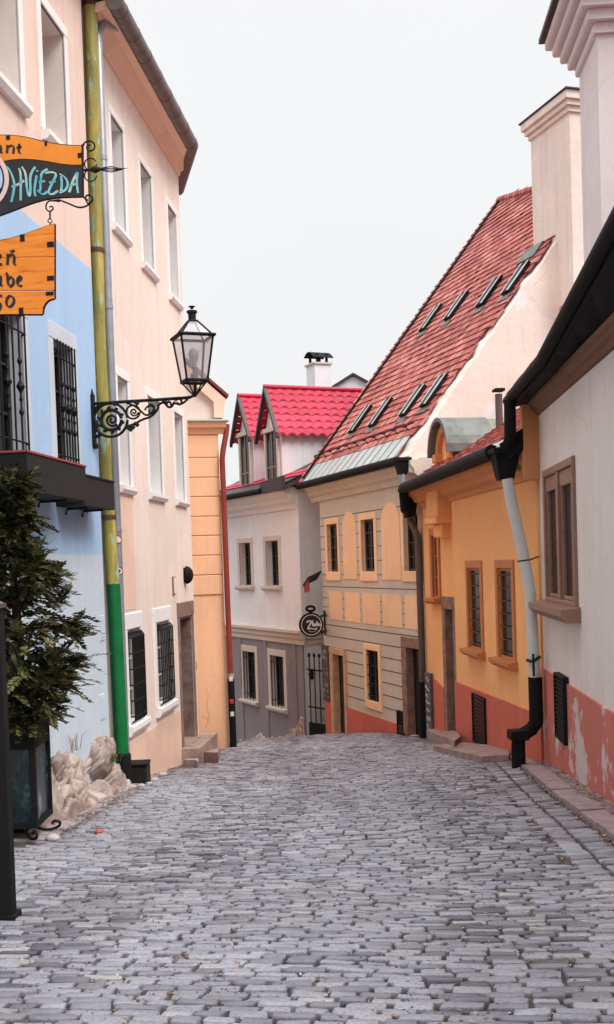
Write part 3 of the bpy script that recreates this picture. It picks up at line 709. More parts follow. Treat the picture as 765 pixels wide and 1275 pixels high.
rf.pp(P, rp, -9, .09); rp = [(ap[0]-.002, ap[1]+.31), (-2.2, zl+.3), (-2.2, zl+.36), (ap[0]-.002, ap[1]+.38)]; rf.pp(P, rp, -9, .09); rf.build('roof', M['tile_dark'], hr)
xp = FR.S(280, 660, .1)[0]
mb = MB(); zt = FR.S(283, 543, .1)[1]
mb.tube([P(sr+.2, zl-.05, .05), P(sr+.17, zt+.05, .06), P(xp+.03, zt-.3, .1), P(xp, zt-.5, .1), P(xp+.01, 0, .1), P(xp+.015, -1.0, .1)], .062, 12); dp = mb.build('downpipe', M['red_pipe'], hr, smooth=True)
zb_ = FR.S(286, 845, .1)[1]; MB().tube([P(xp+.015, -1.0, .1), P(xp+.02, zb_, .1)], .07, 12).build('pipe_wrap', isl('paper_scraps', [(0, lin((120,90,90))), (1, lin((190,180,180)))], .8), dp, smooth=True)
MB().tube([P(xp+.02, zb_, .1), P(xp+.03, -4.4, .1)], .075, 12).build('cast_foot', M['black'], dp, smooth=True)
for z, m_ in ((-1.12, 'st_white'), (-1.62, 'st_red'), (-1.9, 'st_white')):
    MB().bev(P, xp-.03, xp+.05, z-.05, z+.05, .168, .178, .004).build('sticker', M[m_], dp)
M['stain_dark'] = plain('damp_base', (150,108,84), .9, 0, .4, 6, .4)
for py, h_ in ((829, .09), (872, .42)):
    s, z = FR.S(243.5, py); MB().bev(P, s-.03, s+.025, z-h_, z+h_, 0, .03, .01).build('bell_box' if h_ < .2 else 'cable_duct', M['black'], hr)
# ================================================================== grey and white house closing the view
M['white_w'] = stucco('white_plaster', (234,232,235), (208,206,212), .5, .35)
M['grey_w'] = stucco('mauve_grey_plaster', (146,136,140), (116,108,112), .6, .4)
M['beige_trim'] = stucco('beige_trim', (214,200,190), (180,166,158), .5, .25)
M['rubble'] = isl('rubble', [(0, lin((120,92,84))), (.5, lin((164,136,124))), (1, lin((206,186,174)))], .9, .6, 20)
hg = thing('grey_house', 'white house with a mauve grey ground floor, crumbling base and crimson dormers', 'house', FG.P(5, gz(*FG.P(5, 0)[:2])))
P = FG.P; SR = 7.2; ZL = -.62
def fr(f, *q): return f.rect(*q)
lo = [(*FG.S(303.7, 840)[:1], FG.S(319, 840)[0], -3.0, -1.42), (FG.S(338, 848)[0], FG.S(354.5, 848)[0], -3.0, -1.42)]
upw = [(FG.S(299, 705)[0], FG.S(313, 705)[0], .72, 2.1), (FG.S(332, 705)[0], FG.S(347.5, 705)[0], .72, 2.1)]
ops = [(*r, .3) for r in lo+upw]
wall('wall', FG, 0, SR, -6.6, 3.5, ops, 7.6, [M['white_w'], M['white_w'], M['grey_w']], hg, zone=lambda s, z: 2 if (z < ZL and 0 < s < SR-.01) else 0, split_z=(ZL,))
for r in lo: window(FG, hg, r, .22, (.2, .03, .2, .1), (.14, .14, 'beige_trim', .2), 'frame_dark', 'pane', 1, 1, grille=bar_grille(.0, 5, 2, .014), smat='beige_trim')
for r in upw: window(FG, hg, r, .25, (.2, .02, .16), (.14, .14, 'beige_trim', .22), 'frame_dark', 'pane', 1, 2, smat='beige_trim')
prof = [(0, -.98), (.05, -.98), (.05, -.86), (.1, -.8), (.1, -.7), (.18, -.64), (.18, -.56), (0, -.5)]
mb = MB(); mb.sweep(P, prof, 0, SR+.18)
FGs = FG.at_s(SR); mb.sweep(FGs.P, [(o, z) for o, z in prof], .02, 4.5); mb.build('string_course', M['beige_trim'], hg)
# pilaster strips of the lower floor, cornice and stepped end
mb = MB()
for a, b in ((2.1, 2.38), (4.25, 4.53), (6.45, 6.73), (6.97, SR+.03)): mb = MB(); mb.bev(P, a, b, -4.6, -.99, -.02, .03, .01); mb.build('pilaster', M['grey_w'], hg)
mb = MB(); mb.sweep(P, [(0, 2.98), (.06, 2.98), (.08, 3.1), (.2, 3.2), (.2, 3.28), (.36, 3.42), (.4, 3.5), (.4, 3.6), (0, 3.6)], 0, SR-.1); mb.build('cornice', M['white_w'], hg)
# crumbling base: fallen plaster shows rough masonry along a jagged line
mb = MB(); nS, nZ = 90, 10
def crt(s): return .16+.55*max(0, (s-5.6)/1.5)**1.3+.22*max(0, math.sin(s*2.1+.4))*max(0, 1-abs(s-4)/2.4)+.13*mnoise.noise(Vector((s*3.1, 0, 0)))+.07*mnoise.noise(Vector((s*9, 2, 0)))
for i_ in range(nS+1):
    s = 1.9+(SR+.0-1.9)*i_/nS; g = gz(*P(s, 0)[:2]); top = g+max(.05, crt(s))
    for j_ in range(nZ+1):
        z = g-.4+(top-g+.4)*j_/nZ; e_ = 0 if j_ == nZ else .02+.05*abs(mnoise.noise(Vector((s*5, z*5, 1))))+.03*mnoise.noise(Vector((s*14, z*14, 4)))
        mb.v.append(P(s, z, .006+e_ if j_ < nZ else -.01))
mb.f = [(i_*(nZ+1)+j_, (i_+1)*(nZ+1)+j_, (i_+1)*(nZ+1)+j_+1, i_*(nZ+1)+j_+1) for i_ in range(nS) for j_ in range(nZ)]; mb.m = [0]*len(mb.f)
tt_ = NT('exposed_masonry'); vo = tt_.n('ShaderNodeTexVoronoi'); vo.inputs['Scale'].default_value = 4.5; tt_.l(tt_.pos((1,1,1.6)), vo.inputs['Vector'])
cc_ = tt_.mix(tt_.ramp(tt_.noise(2.5, 6, .7, tt_.pos()), [(.4, (0,0,0)), (.6, (.8,)*3)]), tt_.ramp(vo.outputs['Color'], [(.1, lin((116,86,78))), (.5, lin((166,134,120))), (.9, lin((212,190,176)))]), lin((206,184,170)))
M['masonry'] = tt_.fin(cc_, .95, tt_.bump(vo.outputs['Distance'], .8, .04))
mb.build('crumbled_base', M['masonry'], hg)
# main roof: gentle slope to a ridge level with the dormer ridges
ZE = 3.62; OE = .5; RUN = 6.4; ZR = 6.75
fe = Frame(P(-.3, ZE, OE), (*FG.e, 0), np.array([*(-FG.n*(RUN+OE)), ZR-ZE])/math.hypot(RUN+OE, ZR-ZE), (0, 0, 1)); fe.Z = np.cross(fe.X, fe.Y)
M['crimson'] = isl('crimson_tiles', [(0, lin((190,24,58))), (.5, lin((212,30,70))), (1, lin((226,52,88)))], .62, .25, 9, .45, tint=lin((140,24,46)))
mb = MB(); SLn = math.hypot(RUN+OE, ZR-ZE)
mb.box(fe.P, 0, SR+.42, 0, SLn, -.12, 0); q = [P(-.3, ZR-.02, -RUN), P(SR+.12, ZR-.02, -RUN), P(SR+.12, 3.5, -7.9), P(-.3, 3.5, -7.9)]
mb.prism(q, [lift(v, -.15) for v in q]); 
M['roof_dark'] = plain('dark_roof_sheet', (64,50,52), .6, .1, .4, 3, .2)
rg = mb.build('roof', M['roof_dark'], hg)
tm = MB(); f2 = Frame(fe.P(.1, .78, 0), fe.X, fe.Y, fe.Z); tiles(tm, f2, SR+.2, .7, .3, .3, 0, .03); tm.build('eave_tiles', M['crimson'], rg)
mb = MB(); mb.tube([P(-.3, ZE-.04, OE+.06), P(SR-1.4, ZE-.04, OE+.06)], .09, 10); mb.build('gutter', M['black'], hg, smooth=True)
mb = MB(); mb.pp(P, [(SR-1.5, ZE-.12), (SR+.15, ZE-.12), (SR+.15, ZE+.28), (SR-1.5, ZE+.22)], OE-.05, OE+.06); mb.build('eave_sheet', M['roof_dark'], hg)
# right gable wall above the side, with its dark verge
mb = MB(); Q = FGs.P; mb.pp(Q, [(0, 3.45), (7.6, 3.45), (RUN, ZR-.16), (.0, ZE-.02)], -.3, .0); mb.build('gable', M['white_w'], hg)
mb = MB(); a = np.array(fe.P(SR+.42, 0, .0)); b = np.array(fe.P(SR+.42, SLn, .0)); nz_ = np.array([0, 0, 1.])
mb.prism([a, b, b+[0, 0, .06], a+[0, 0, .06]], [v-np.array([*FG.e, 0])*.12 for v in (a, b, b+[0, 0, .06], a+[0, 0, .06])]); mb.build('verge', M['black'], rg)
# two dormers with crimson roofs
def dormer(px0, px1, ytop, apex, eyl, lab):
    o = -.42; sa, za = FG.S(*apex, o); s0 = FG.S(px0, 560, o)[0]; s1 = FG.S(px1, 560, o)[0]; ze = FG.S((px0+px1)/2, eyl, o)[1]
    sm = (s0+s1)/2; hw = (s1-s0)/2+.22; wz0 = ZE+.22; rp = za; bw = hw-.1
    n_ = MB(); n_.pp(P, [(sm-bw, wz0-.2), (sm+bw, wz0-.2), (sm+bw, ze), (sm, rp-.12), (sm-bw, ze)], o-5.2, o-.06)
    d = n_.build('dormer', M['white_w'], hg, label=lab)
    m = MB(); 
    for a, b, c, e in ((s0-.02, s0+.09, wz0, ze-.02), (s1-.09, s1+.02, wz0, ze-.02)): m.bev(P, a, b, c, e, o-.08, o+.04, .01)
    m.bev(P, sm-bw-.05, sm+bw+.05, ze-.02, ze+.12, o-.08, o+.08, .01); m.build('dormer_frame', M['beige_trim'], d)
    m = MB(); m.box(P, s0+.09, s1-.09, wz0, ze-.02, o-.1, o-.02); pn = m.build('dormer_window', M['pane'], d)
    m = MB(); m.box(P, sm-.03, sm+.03, wz0, ze-.02, o-.02, o+.005); m.box(P, s0+.09, s1-.09, wz0+.55, wz0+.6, o-.02, o+.003); m.build('dormer_sash', M['frame_brown'], d)
    hw2 = hw+.12; dz = (rp-ze)/hw*hw2
    m = MB()
    for sg in (-1, 1):
        # wavy courses stepped down the slope
        nr = 7; sl = math.hypot(hw2, dz); Ld = 6.3-.15; ncol = 120
        for r in range(nr):
            u0_, u1_ = r/nr, (r+1.06)/nr
            vs = []
            for k in range(ncol+1):
                t_ = k/ncol; w_ = .035*abs(math.sin(t_*Ld/.34*math.pi))
                for u_, h_ in ((u0_, .0), (u1_, .05), (u1_, .0)):
                    x = sm+sg*hw2*u_; z = rp-dz*u_+h_+w_*1.0; z -= (.03*math.cos(t_*Ld/.34*2*math.pi) if u_ == u1_ else 0)
                    vs.append(P(x, z, o+.18-t_*Ld))
            m.add(vs, [(3*k+j, 3*k+j+1, 3*k+4+j, 3*k+3+j) for k in range(ncol) for j in (0, 1)])
    m.build('dormer_roof', M['crimson'], d)
    m = MB()
    for sg in (-1, 1): m.pp(P, [(sm, rp+.08), (sm+sg*hw2, rp-dz+.08), (sm+sg*hw2, rp-dz-.1), (sm, rp-.1)], o+.12, o+.22)
    m.build('barge_board', M['frame_dark'], d)
    m = MB(); m.tube([P(sm, rp+.06, o+.2), P(sm, rp+.06, o-6.1)], .07, 8); m.build('ridge', M['crimson'], d, smooth=True)
dormer(298.5, 312.5, 540, (297.4, 497), 542, 'left dormer, smaller in view')
dormer(330.5, 347, 535, (333, 485), 537, 'right dormer with the long crimson roof')
# chimney with curved cowl
c = FG.S(393, 480, -5.6); mb = MB(); mb.box(P, c[0]-.36, c[0]+.4, ZR-.9, FG.S(393, 455, -5.6)[1], -6.1, -5.4); ch = mb.build('chimney', M['white_w'], hg)
zt = FG.S(393, 455, -5.6)[1]; mb = MB(); mb.box(P, c[0]-.42, c[0]+.46, zt+.002, zt+.07, -6.16, -5.34); mb.build('chimney_cap', M['beige_trim'], ch)
mb = MB(); arc = [(c[0]-.45+.9*k/10, zt+.24+.26*math.sin(math.pi*(k/10*.86+.14))) for k in range(11)]
mb.pp(P, arc+[(x, z+.03) for x, z in arc[::-1]], -6.2, -5.35); 
for x in (-.3, .34): mb.box(P, c[0]+x-.02, c[0]+x+.02, zt+.07, zt+.42, -5.6, -5.5); mb.box(P, c[0]+x-.02, c[0]+x+.02, zt+.07, zt+.42, -6.0, -5.9)
mb.build('cowl', M['black'], ch)
# small house end far behind
o_ = at(447, 700, 47.); FD = Fac(o_[:2]-np.array([1.3, 0]), o_[:2]+np.array([1.3, 0])); hd = thing('distant_house', 'small white gable end showing behind the crimson roof', 'house', FD.P(1.3, -4))
za = FD.S(446, 468)[1]; zb_ = FD.S(446, 490)[1]
MB().pp(FD.P, [(.0, -4), (2.6, -4), (2.6, zb_), (1.3, za), (0, zb_)], -6, 0).build('wall', M['white_w'], hd)
mb = MB()
for a, b in (((-.15, zb_-.1), (1.3, za+.02)), ((1.3, za+.02), (2.75, zb_-.1))): mb.pp(FD.P, [a, b, (b[0], b[1]+.1), (a[0], a[1]+.1)], -6.1, .15)
mb.build('roof', M['roof_dark'], hd)

# ================================================================== yellow house with the long red roof
M['beige_w'] = stucco('greenish_beige_plaster', (208,200,188), (184,175,160), .5, .35)
M['apricot'] = stucco('apricot_plaster', (252,210,170), (240,194,150), .45, .3)
M['red_plinth'] = stucco('brick_red_plinth', (208,112,92), (176,88,72), .6, .45, .3, (164,96,80), 1.3)
M['gable_w'] = stucco('crackled_pink_plaster', (242,229,219), (216,194,180), .9, .8, .38, (230,226,226), .8, 1.0)
hy = thing('yellow_house', 'beige and apricot house with scored walls under a steep red tiled roof', 'house', FY.P(3.5, gz(*FY.P(3.5, 0)[:2])))
P = FY.P; L7 = FY.L
def sx(px, py=690): return FY.S(px, py)[0]
zu0, zu1 = 1.13, 2.42
UW = [(sx(409), sx(421.8), zu0, zu1), (sx(451.5), sx(467.5), zu0, zu1), (sx(504.5), sx(523), zu0, zu1)]
LW = (sx(457.8, 840), sx(472.6, 840), FY.S(465, 873)[1], FY.S(465, 810)[1])
D1 = (sx(416.5, 860), sx(430.6, 860), FY.S(424, 915)[1]-.05, FY.S(424, 816)[1]); D2 = (sx(508, 850), sx(527, 850)-.05, FY.S(517, 915)[1]-.05, FY.S(512, 807)[1])
ops = [(*r, .16) for r in UW+[LW]]+[(*D1, .2), (*D2, .2)]
wall('wall', FY, -.12, L7, -6, 3.62, ops, 9.5, [M['beige_w'], M['apricot']], hy)
for r in UW: window(FY, hy, r, .13, (.16, .035, .16, .24), None, 'frame_dark', 'pane', 1, 3, smat='apricot')
window(FY, hy, LW, .1, (.17, .035, .15, .2), None, 'frame_dark', 'pane', 1, 2, grille=bar_grille(-.03, 5, 5, .012, True), smat='apricot')
# arched niches, apricot panels, painted groove shade
mb = MB()
for a, b in ((428, 444.5), (476, 499)):
    s0, s1 = sx(a), sx(b); r_ = (s1-s0)/2; z1 = 2.28; arc = [(s0+r_-r_*math.cos(math.pi*k/12), z1+r_*math.sin(math.pi*k/12)*.8) for k in range(13)]
    mb.pp(P, [(s1, .93), (s0, .93)]+arc, -.02, .012)
for a, b in ((410.6, 427), (430, 449), (452.5, 474), (477, 501), (504.5, 526)): mb.box(P, sx(a, 755), sx(b, 755), -.18, .58, -.02, .012)
mb.build('apricot_panels', M['apricot'], hy)
M['groove'] = plain('groove_shadow_line', (96,88,78), .9, 0, .2, 9)  # flat dark strips paint the shade of the scored joints
mb = MB()
zs = [-.34-.305*k for k in range(9)]
doors = [(D1[0]-.3, D1[1]+.16, D1[3]+.16), (D2[0]-.26, 99, D2[3]+.2), (LW[0]-.2, LW[1]+.2, LW[3]+.18)]
lz = LW[2]-.22
pl_a, pl_b = FY.S(404, 871), FY.S(497, 902); psl = (pl_b[1]-pl_a[1])/(pl_b[0]-pl_a[0])
def plz(s): return pl_a[1]+psl*(s-pl_a[0])
for z in zs:
    segs = [(-.1, L7-.02)]
    for i, (a, b, c) in enumerate(doors):
        if z < c and (i < 2 or z > lz):
            segs = [q for g in segs for q in ((g[0], min(g[1], a)), (max(g[0], b), g[1])) if q[1]-q[0] > .1]
    for a, b in segs:
        bb = b
        while a < bb and plz(bb) > z-.02: bb -= .1
        aa = a
        if bb-aa > .15: mb.box(P, aa, bb, z-.012, z+.012, -.02, .004)
for z in (2.62, .72): mb.box(P, -.1, L7-.02, z-.01, z+.01, -.02, .004)
cols = [(407.5, 409), (425.5, 427.8), (445, 447.5), (470, 475.5), (500, 503)]
for a, b in cols:
    for z in (1.05, 1.4, 1.75, 2.1, 2.4, -.1, .15, .4): mb.box(P, sx(a)-.03, sx(b)+.03, z-.01, z+.01, -.02, .005)
for z in (1.05, 1.4, 1.75, 2.1, 2.4, -.1, .15, .4): mb.box(P, -.11, .28, z-.01, z+.01, -.02, .005)
mb.build('joint_shade_strips', M['groove'], hy)
# doors
def leafdoor(r, frame_m, sw, dm, top=.22, wl=None):
    a, b, c, d = r; m = MB(); m.box(P, a+.005, b-.005, c, d-.005, -.198, -.16)
    for j in range(3): m.bev(P, a+.1, b-.1, c+.15+j*(d-c)/3.2, c+.05+(j+1)*(d-c)/3.2, -.16, -.145, .012)
    dd = m.build('door', M[dm], hy); MB().tube([P(b-.15, c+1.05, -.15), P(b-.15, c+1.05, -.1), P(b-.26, c+1.05, -.1)], .012, 6).build('handle', M['iron'], dd)
    m = MB(); m.bev(P, a-(wl or sw), a+.03, c, d, -.145, .045, .01); m.bev(P, b-.03, b+sw, c, d, -.145, .045, .01); m.bev(P, a-(wl or sw), b+sw, d+.003, d+top, -.14, .05, .01); m.build('door_surround', M[frame_m], hy)
M['sand_stone'] = plain('sandy_stone', (214,170,134), .85, 0, .35, 5, .3)
M['rough_stone'] = plain('rough_brown_stone', (158,122,104), .9, 0, .5, 6, .7, (110,84,74))
leafdoor(D1, 'sand_stone', .14, 'door_black', .18, .24); leafdoor(D2, 'rough_stone', .02, 'door_black', .24, .26)
mb = MB(); zb0 = -5.6
for a, b in ((-.12, D1[0]-.245), (D1[1]+.145, D2[0]-.265)): mb.pp(P, [(a, zb0), (b, zb0), (b, plz(b)), (a, plz(a))], -.02, .03)
mb.build('plinth', M['red_plinth'], hy)
louver(FY, hy, (sx(497, 900), sx(504.5, 900), FY.S(500, 915)[1], FY.S(500, 885)[1]), .05, 8)
# cornice, eaves, gutter
mb = MB(); mb.sweep(P, [(0, 3.32), (.06, 3.32), (.1, 3.44), (.22, 3.5), (.24, 3.6), (.4, 3.7), (.42, 3.8), (0, 3.8)], -.3, L7+.05); mb.v = []; mb.f = []; mb.m = []
mb.sweep(P, [(0, 3.1), (.05, 3.1), (.08, 3.22), (.15, 3.28), (.17, 3.38), (.25, 3.47), (.25, 3.56), (0, 3.6)], -.7, L7+.02); mb.build('cornice', M['beige_w'], hy)
YE, YO = 3.68, .3; RA, RZ = 6.29, 12.13
run = RA+YO; SLY = math.hypot(run, RZ-YE); FE = Frame(P(-1.0, YE, YO), np.array([*FY.e, 0.]), np.array([*(-FY.n*run), RZ-YE])/SLY, (0, 0, 1)); FE.Z = np.cross(FE.X, FE.Y); FE.Z = FE.Z/np.linalg.norm(FE.Z)
LR = 7.5; LRf = lambda y: 7.45+.05*y; YT = lambda x: SLY-.3*x; XT = lambda y: max(0, (SLY-y)/.3)
mb = MB(); mb.prism([FE.P(0, 0, -.002), FE.P(LRf(0)-.1, 0, -.002), FE.P(LRf(8)-.1, YT(LRf(8)), -.002), FE.P(0, SLY, -.002)], [FE.P(0, 0, -.16), FE.P(LRf(0)-.1, 0, -.16), FE.P(LRf(8)-.1, YT(LRf(8)), -.16), FE.P(0, SLY, -.16)]); tiles(mb, Frame(FE.P(.34, .62, 0), FE.X, FE.Y, FE.Z), LR-.36, SLY-.66, .21, .235, 0, .04, .012, .01, lambda y: min(LRf(y+.6)-.22+.16*math.sin(y*5.3)*math.sin(y*1.7), XT(y+.62)-.34))
# ragged tile ends along the right verge
# back slope
q = [FE.P(0, SLY-.01, -.05), FE.P(LRf(8)-.1, YT(LRf(8))-.01, -.05), P(LR-.95, YE, -2*RA), P(-1.0, YE, -2*RA)]; mb.prism(q, [lift(v, -.15) for v in q])
ry = mb.build('roof', M['tile'], hy)
mb = MB(); mb.box(FE.P, .0, .34, .0, SLY, .0, .05)
tiles(mb, Frame(FE.P(0, .2, .045), FE.X, FE.Y, FE.Z), .24, SLY-.3, .25, .22, 0, .04, .01)
for k in range(30): u = k/30*(LR+.4); mb.tube([FE.P(u, YT(u)-.02, .0), FE.P(u+LR/30*1.08, YT(u+LR/30*1.08)-.02, .0)], [.1, .12], 8)
mb.build('verge_tiles', M['tile'], ry)
MB().box(FE.P, .27, .35, .1, SLY-.1, .03, .085).build('verge_strip', M['black'], ry)
mb = MB(); mb.box(FE.P, 0, LR-.05, -.03, .64, .004, .022)
fl = mb.build('eave_flashing', M['flash'], ry)
mb = MB()
for k in range(14): u = .4+k*(LR-.5)/13; mb.add([FE.P(u, .0, .03), FE.P(u+.035, .0, .03), FE.P(u+.17, .6, .034), FE.P(u+.135, .6, .034)], [(0,1,2,3)])
mb.build('flashing_seams', M['black'], ry)
mb = MB(); mb.tube([FE.P(-.05, -.08, -.03), FE.P(LR+.05, -.08, -.03)], .1, 12); mb.build('gutter', M['black'], hy, smooth=True)
# snow guards
for k in range(11):
    u = .5+k*(LR-.8)/10; mb = MB(); mb.tube([FE.P(u, .78, .04), FE.P(u, .78, .2), FE.P(u+.0, 1.0, .05)], .018, 5); mb.tube([FE.P(u-.1, .78, .17), FE.P(u+.1, .78, .17)], .018, 5); mb.build('snow_guard', M['black'], ry)
# eight roof windows
def roofxy(px, py):
    r = ray(px, py); t_ = ((np.array(FE.O)-CAM)@FE.Z)/(r@FE.Z); p = CAM+r*t_-FE.O; return float(p@FE.X), float(p@FE.Y)
for q in ((525, 413, 548, 388), (555, 400, 582, 372), (595, 384, 624, 354), (628, 368, 655, 340), (437, 540, 460, 515), (461, 533, 487, 505), (500, 520, 527, 491), (527, 508, 552, 480)):
    x0, y0 = roofxy(q[0]+4, q[1]); x1, y1 = roofxy(q[2]-3, q[3]); hw = .18; xm = (x0+x1)/2
    if xm+hw > LRf(y0)-.05: xm = LRf(y0)-.05-hw
    y1 = y0+.9; mb = MB()
    for a, b, c, d in ((xm-hw, xm-hw+.07, y0, y1), (xm+hw-.07, xm+hw, y0, y1), (xm-hw+.07, xm+hw-.07, y0, y0+.07), (xm-hw+.07, xm+hw-.07, y1-.07, y1)): mb.bev(FE.P, a, b, c, d, .0, .12, .01)
    sk = mb.build('skylight', M['black'], hy)
    MB().box(FE.P, xm-hw+.05, xm+hw-.05, y0+.05, y1-.05, .09, .112).build('pane', M['pane_sky'], sk)
    mb = MB(); mb.box(FE.P, xm-hw-.01, xm-hw+.05, y0, y1+.0, .122, .134); mb.box(FE.P, xm+hw-.05, xm+hw+.01, y0, y1, .122, .134); mb.build('cover_strip', M['flash'], sk)
    MB().box(FE.P, xm-hw-.06, xm+hw+.06, y0-.18, y0-.005, .03, .05).build('apron', M['lead'], sk)
# gable wall towards the camera, with the thick chimney on it
FYs = FY.at_s(L7-.06); Q = FYs.P
mb = MB(); kk = (RZ-YE)/run
gp = [(.4, -5), (2*RA+.1, -5), (2*RA+.1, YE-.4)]
ed = []
for k in range(40):
    u = 4.6-(4.6+.24)*k/39; ed.append((u, YE+kk*(u+YO)-.06+R.uniform(-.06, .03)))
gp += ed+[(-.24, 3.3), (.4, 3.3)]
mb.pp(Q, gp, -.75, .0); mb.build('gable', M['gable_w'], hy)
sA = sx(519, 640)
s0 = None
# chimney: face parallel to the street front, set back on the roof
oC = -3.55; cs0 = FY.S(662, 210, oC)[0]; cs1 = cs0+1.75; zc1 = FY.S(652, 165, oC)[1]; zc0 = YE+kk*(YO-oC)-1.6
mb = MB(); mb.box(P, cs0, cs1, zc0, zc1, oC-1.0, oC); cy_ = mb.build('chimney', M['gable_w'], hy)
mb = MB(); 
for i, (dz0, dz1, e_) in enumerate(((-.32, -.2, .05), (-.2, -.08, .11), (-.08, .1, .17))): mb.bev(P, cs0-e_, cs1+e_, zc1+dz0, zc1+dz1-.004, oC-1.0-e_, oC+e_, .01)
mb.build('chimney_cornice', M['gable_w'], cy_)
mb = MB(); mb.box(P, cs0-.22, cs1+.22, zc1+.1, zc1+.13, oC-1.2, oC+.2); mb.build('chimney_cap', M['roof_dark'], cy_)
y_ = (YO-oC)/run*SLY; mb = MB(); x_ = cs0+.75; mb.box(FE.P, x_-.06, LR, y_-.42, y_+.02, .03, .07); mb.build('chimney_flashing', M['lead'], cy_)
# rain pipe at the right end of the front
def rainpipe(par, fac, hop, pts, rad, mat, hm='black'):
    s, z, o, w_, h_ = hop; m = MB(); p = fac.P
    m.add([p(s-w_, z+h_, o-w_), p(s+w_, z+h_, o-w_), p(s+w_, z+h_, o+w_), p(s-w_, z+h_, o+w_), p(s-w_*.55, z, o-w_*.55), p(s+w_*.55, z, o-w_*.55), p(s+w_*.55, z, o+w_*.55), p(s-w_*.55, z, o+w_*.55)],
          [(0,1,2,3), (4,7,6,5), (0,4,5,1), (1,5,6,2), (2,6,7,3), (3,7,4,0)])
    m.bev(p, s-w_-.02, s+w_+.02, z+h_-.04, z+h_+.03, o-w_-.02, o+w_+.02, .006)
    m.build('rain_hopper', M[hm], par); m = MB(); m.tube([p(*q) for q in pts], rad, 14); return m.build('downpipe', M[mat], par, smooth=True)
hx, hz = FY.S(501, 590, .35)
rainpipe(hy, FY, (hx, hz-.02, .35, .15, .34), [(hx, hz, .35), (hx+.02, hz-.15, .35), (hx-.06, hz-.5, .3), (hx-.02, hz-.9, .28)], .085, 'zinc')
h2x, h2z = FY.S(514, 652, .22); px_, _ = FY.S(524.5, 780, .12)
rainpipe(hy, FY, (hx+.12, FY.S(509, 645, .25)[1], .25, .17, .62), [(hx+.2, FY.S(509, 645, .25)[1]+.05, .25), (px_-.25, h2z+.1, .2), (px_-.02, h2z-.3, .12), (px_, 0, .12), (px_+.0, -2.55, .12)], .075, 'brown_pipe')
MB().tube([P(px_, -1.3, .125), P(px_, -2.75, .125)], .09, 14).build('cast_foot', M['black'], hy, smooth=True)
# poster board by the left door
r_ = (sx(404, 840), sx(413.6, 840), FY.S(409, 872)[1], FY.S(409, 804)[1])
r_ = (r_[0], min(r_[1], D1[0]-.25), r_[2], r_[3])
pb = thing('poster_board', 'tall dark board of pale notices beside the left door of the yellow house', 'notice board', P((r_[0]+r_[1])/2, r_[2]))
MB().bev(P, r_[0], r_[1], r_[2], r_[3], .031, .06, .008).build('backboard', M['door_wood'], pb)
mb = MB(); rr_ = random.Random(5)
for i in range(9):
    for j in range(3):
        if rr_.random() < .8:
            a = r_[0]+.05+(r_[1]-r_[0]-.1)*j/3; c = r_[2]+.08+(r_[3]-r_[2]-.16)*i/9; w_ = (r_[1]-r_[0])*rr_.uniform(.12, .24); hh = rr_.uniform(.06, .14)
            mb.box(P, a, a+w_, c, c+hh, .06, .0615+.0005*j)
mb.build('notices', isl('notice_paper', [(0, lin((74,66,66))), (.4, lin((120,110,108))), (1, lin((176,168,164)))], .8), pb)
# ================================================================== orange house
M['orange_w'] = stucco('orange_plaster', (253,190,128), (238,166,108), .45, .4)
M['orange_c'] = stucco('orange_cornice', (216,148,100), (188,122,80), .5, .3)
ho = thing('orange_house', 'low orange house on a brick red plinth with a barrel dormer', 'house', FO.P(3, gz(*FO.P(3, 0)[:2])))
P = FO.P; LO = 5.72
O1 = (FO.S(584.5, 760)[0], FO.S(600, 760)[0], -.27, 1.2); O2 = (FO.S(622, 770)[0], FO.S(639.5, 770)[0], -.27, 1.2)
ops = [(*r, .1) for r in (O1, O2)]
wall('wall', FO, -.02, LO, -4, 2.85, ops, 7, [M['orange_w'], M['orange_c']], ho)
def hgr(fac, w, r):
    a, b, c, d = r; mb = MB(); p = fac.P
    for k in range(7):
        z = c+(d-c)*(k+.5)/7; mb.tube([p(a, z, -.005), p(b, z, -.005)], .006, 5)
        for j in range(6): x = a+(b-a)*(j+.5)/6; mb.box(p, x-.012, x+.012, z-.014, z+.014, -.012, .004)
    mb.build('grille', M['brown_pipe'], w)
for r in (O1, O2): window(FO, ho, r, .06, (.14, .03, .14), (.16, .13, 'frame_orange', .2), 'frame_orange', 'pane', 0, 0, .04, grille=hgr, smat='frame_orange')
a, b = FO.S(565, 847), FO.S(660, 884); ps = (b[1]-a[1])/(b[0]-a[0]); pz = lambda s: a[1]+ps*(s-a[0])-.01
zp0, zp1 = FO.S(565, 847)[1], FO.S(660, 884)[1]
vr = FO.rect(592.4, 608, 866, 918)
mb = MB(); 
def zpl(s): return zp0+(zp1-zp0)*min(1, max(0, (s-.0)/(FO.S(660, 884)[0])))
mb.pp(P, [(-.06, -4), (LO+.0, -4), (LO, zpl(LO)), (-.06, zpl(-.06))], -.1, .03); mb.build('plinth', M['red_plinth'], ho)
louver(FO, ho, (vr[0], vr[1], gz(*FO.P(vr[0], 0)[:2])+.1, FO.S(600, 866)[1]), .06, 12)
prof = [(0, 2.5), (.06, 2.5), (.08, 2.58), (.2, 2.64), (.24, 2.72), (.36, 2.8), (.4, 2.88), (.4, 2.96), (0, 2.96)]
mb = MB(); mb.sweep(P, prof, .02, LO); mb.build('cornice', M['orange_c'], ho)
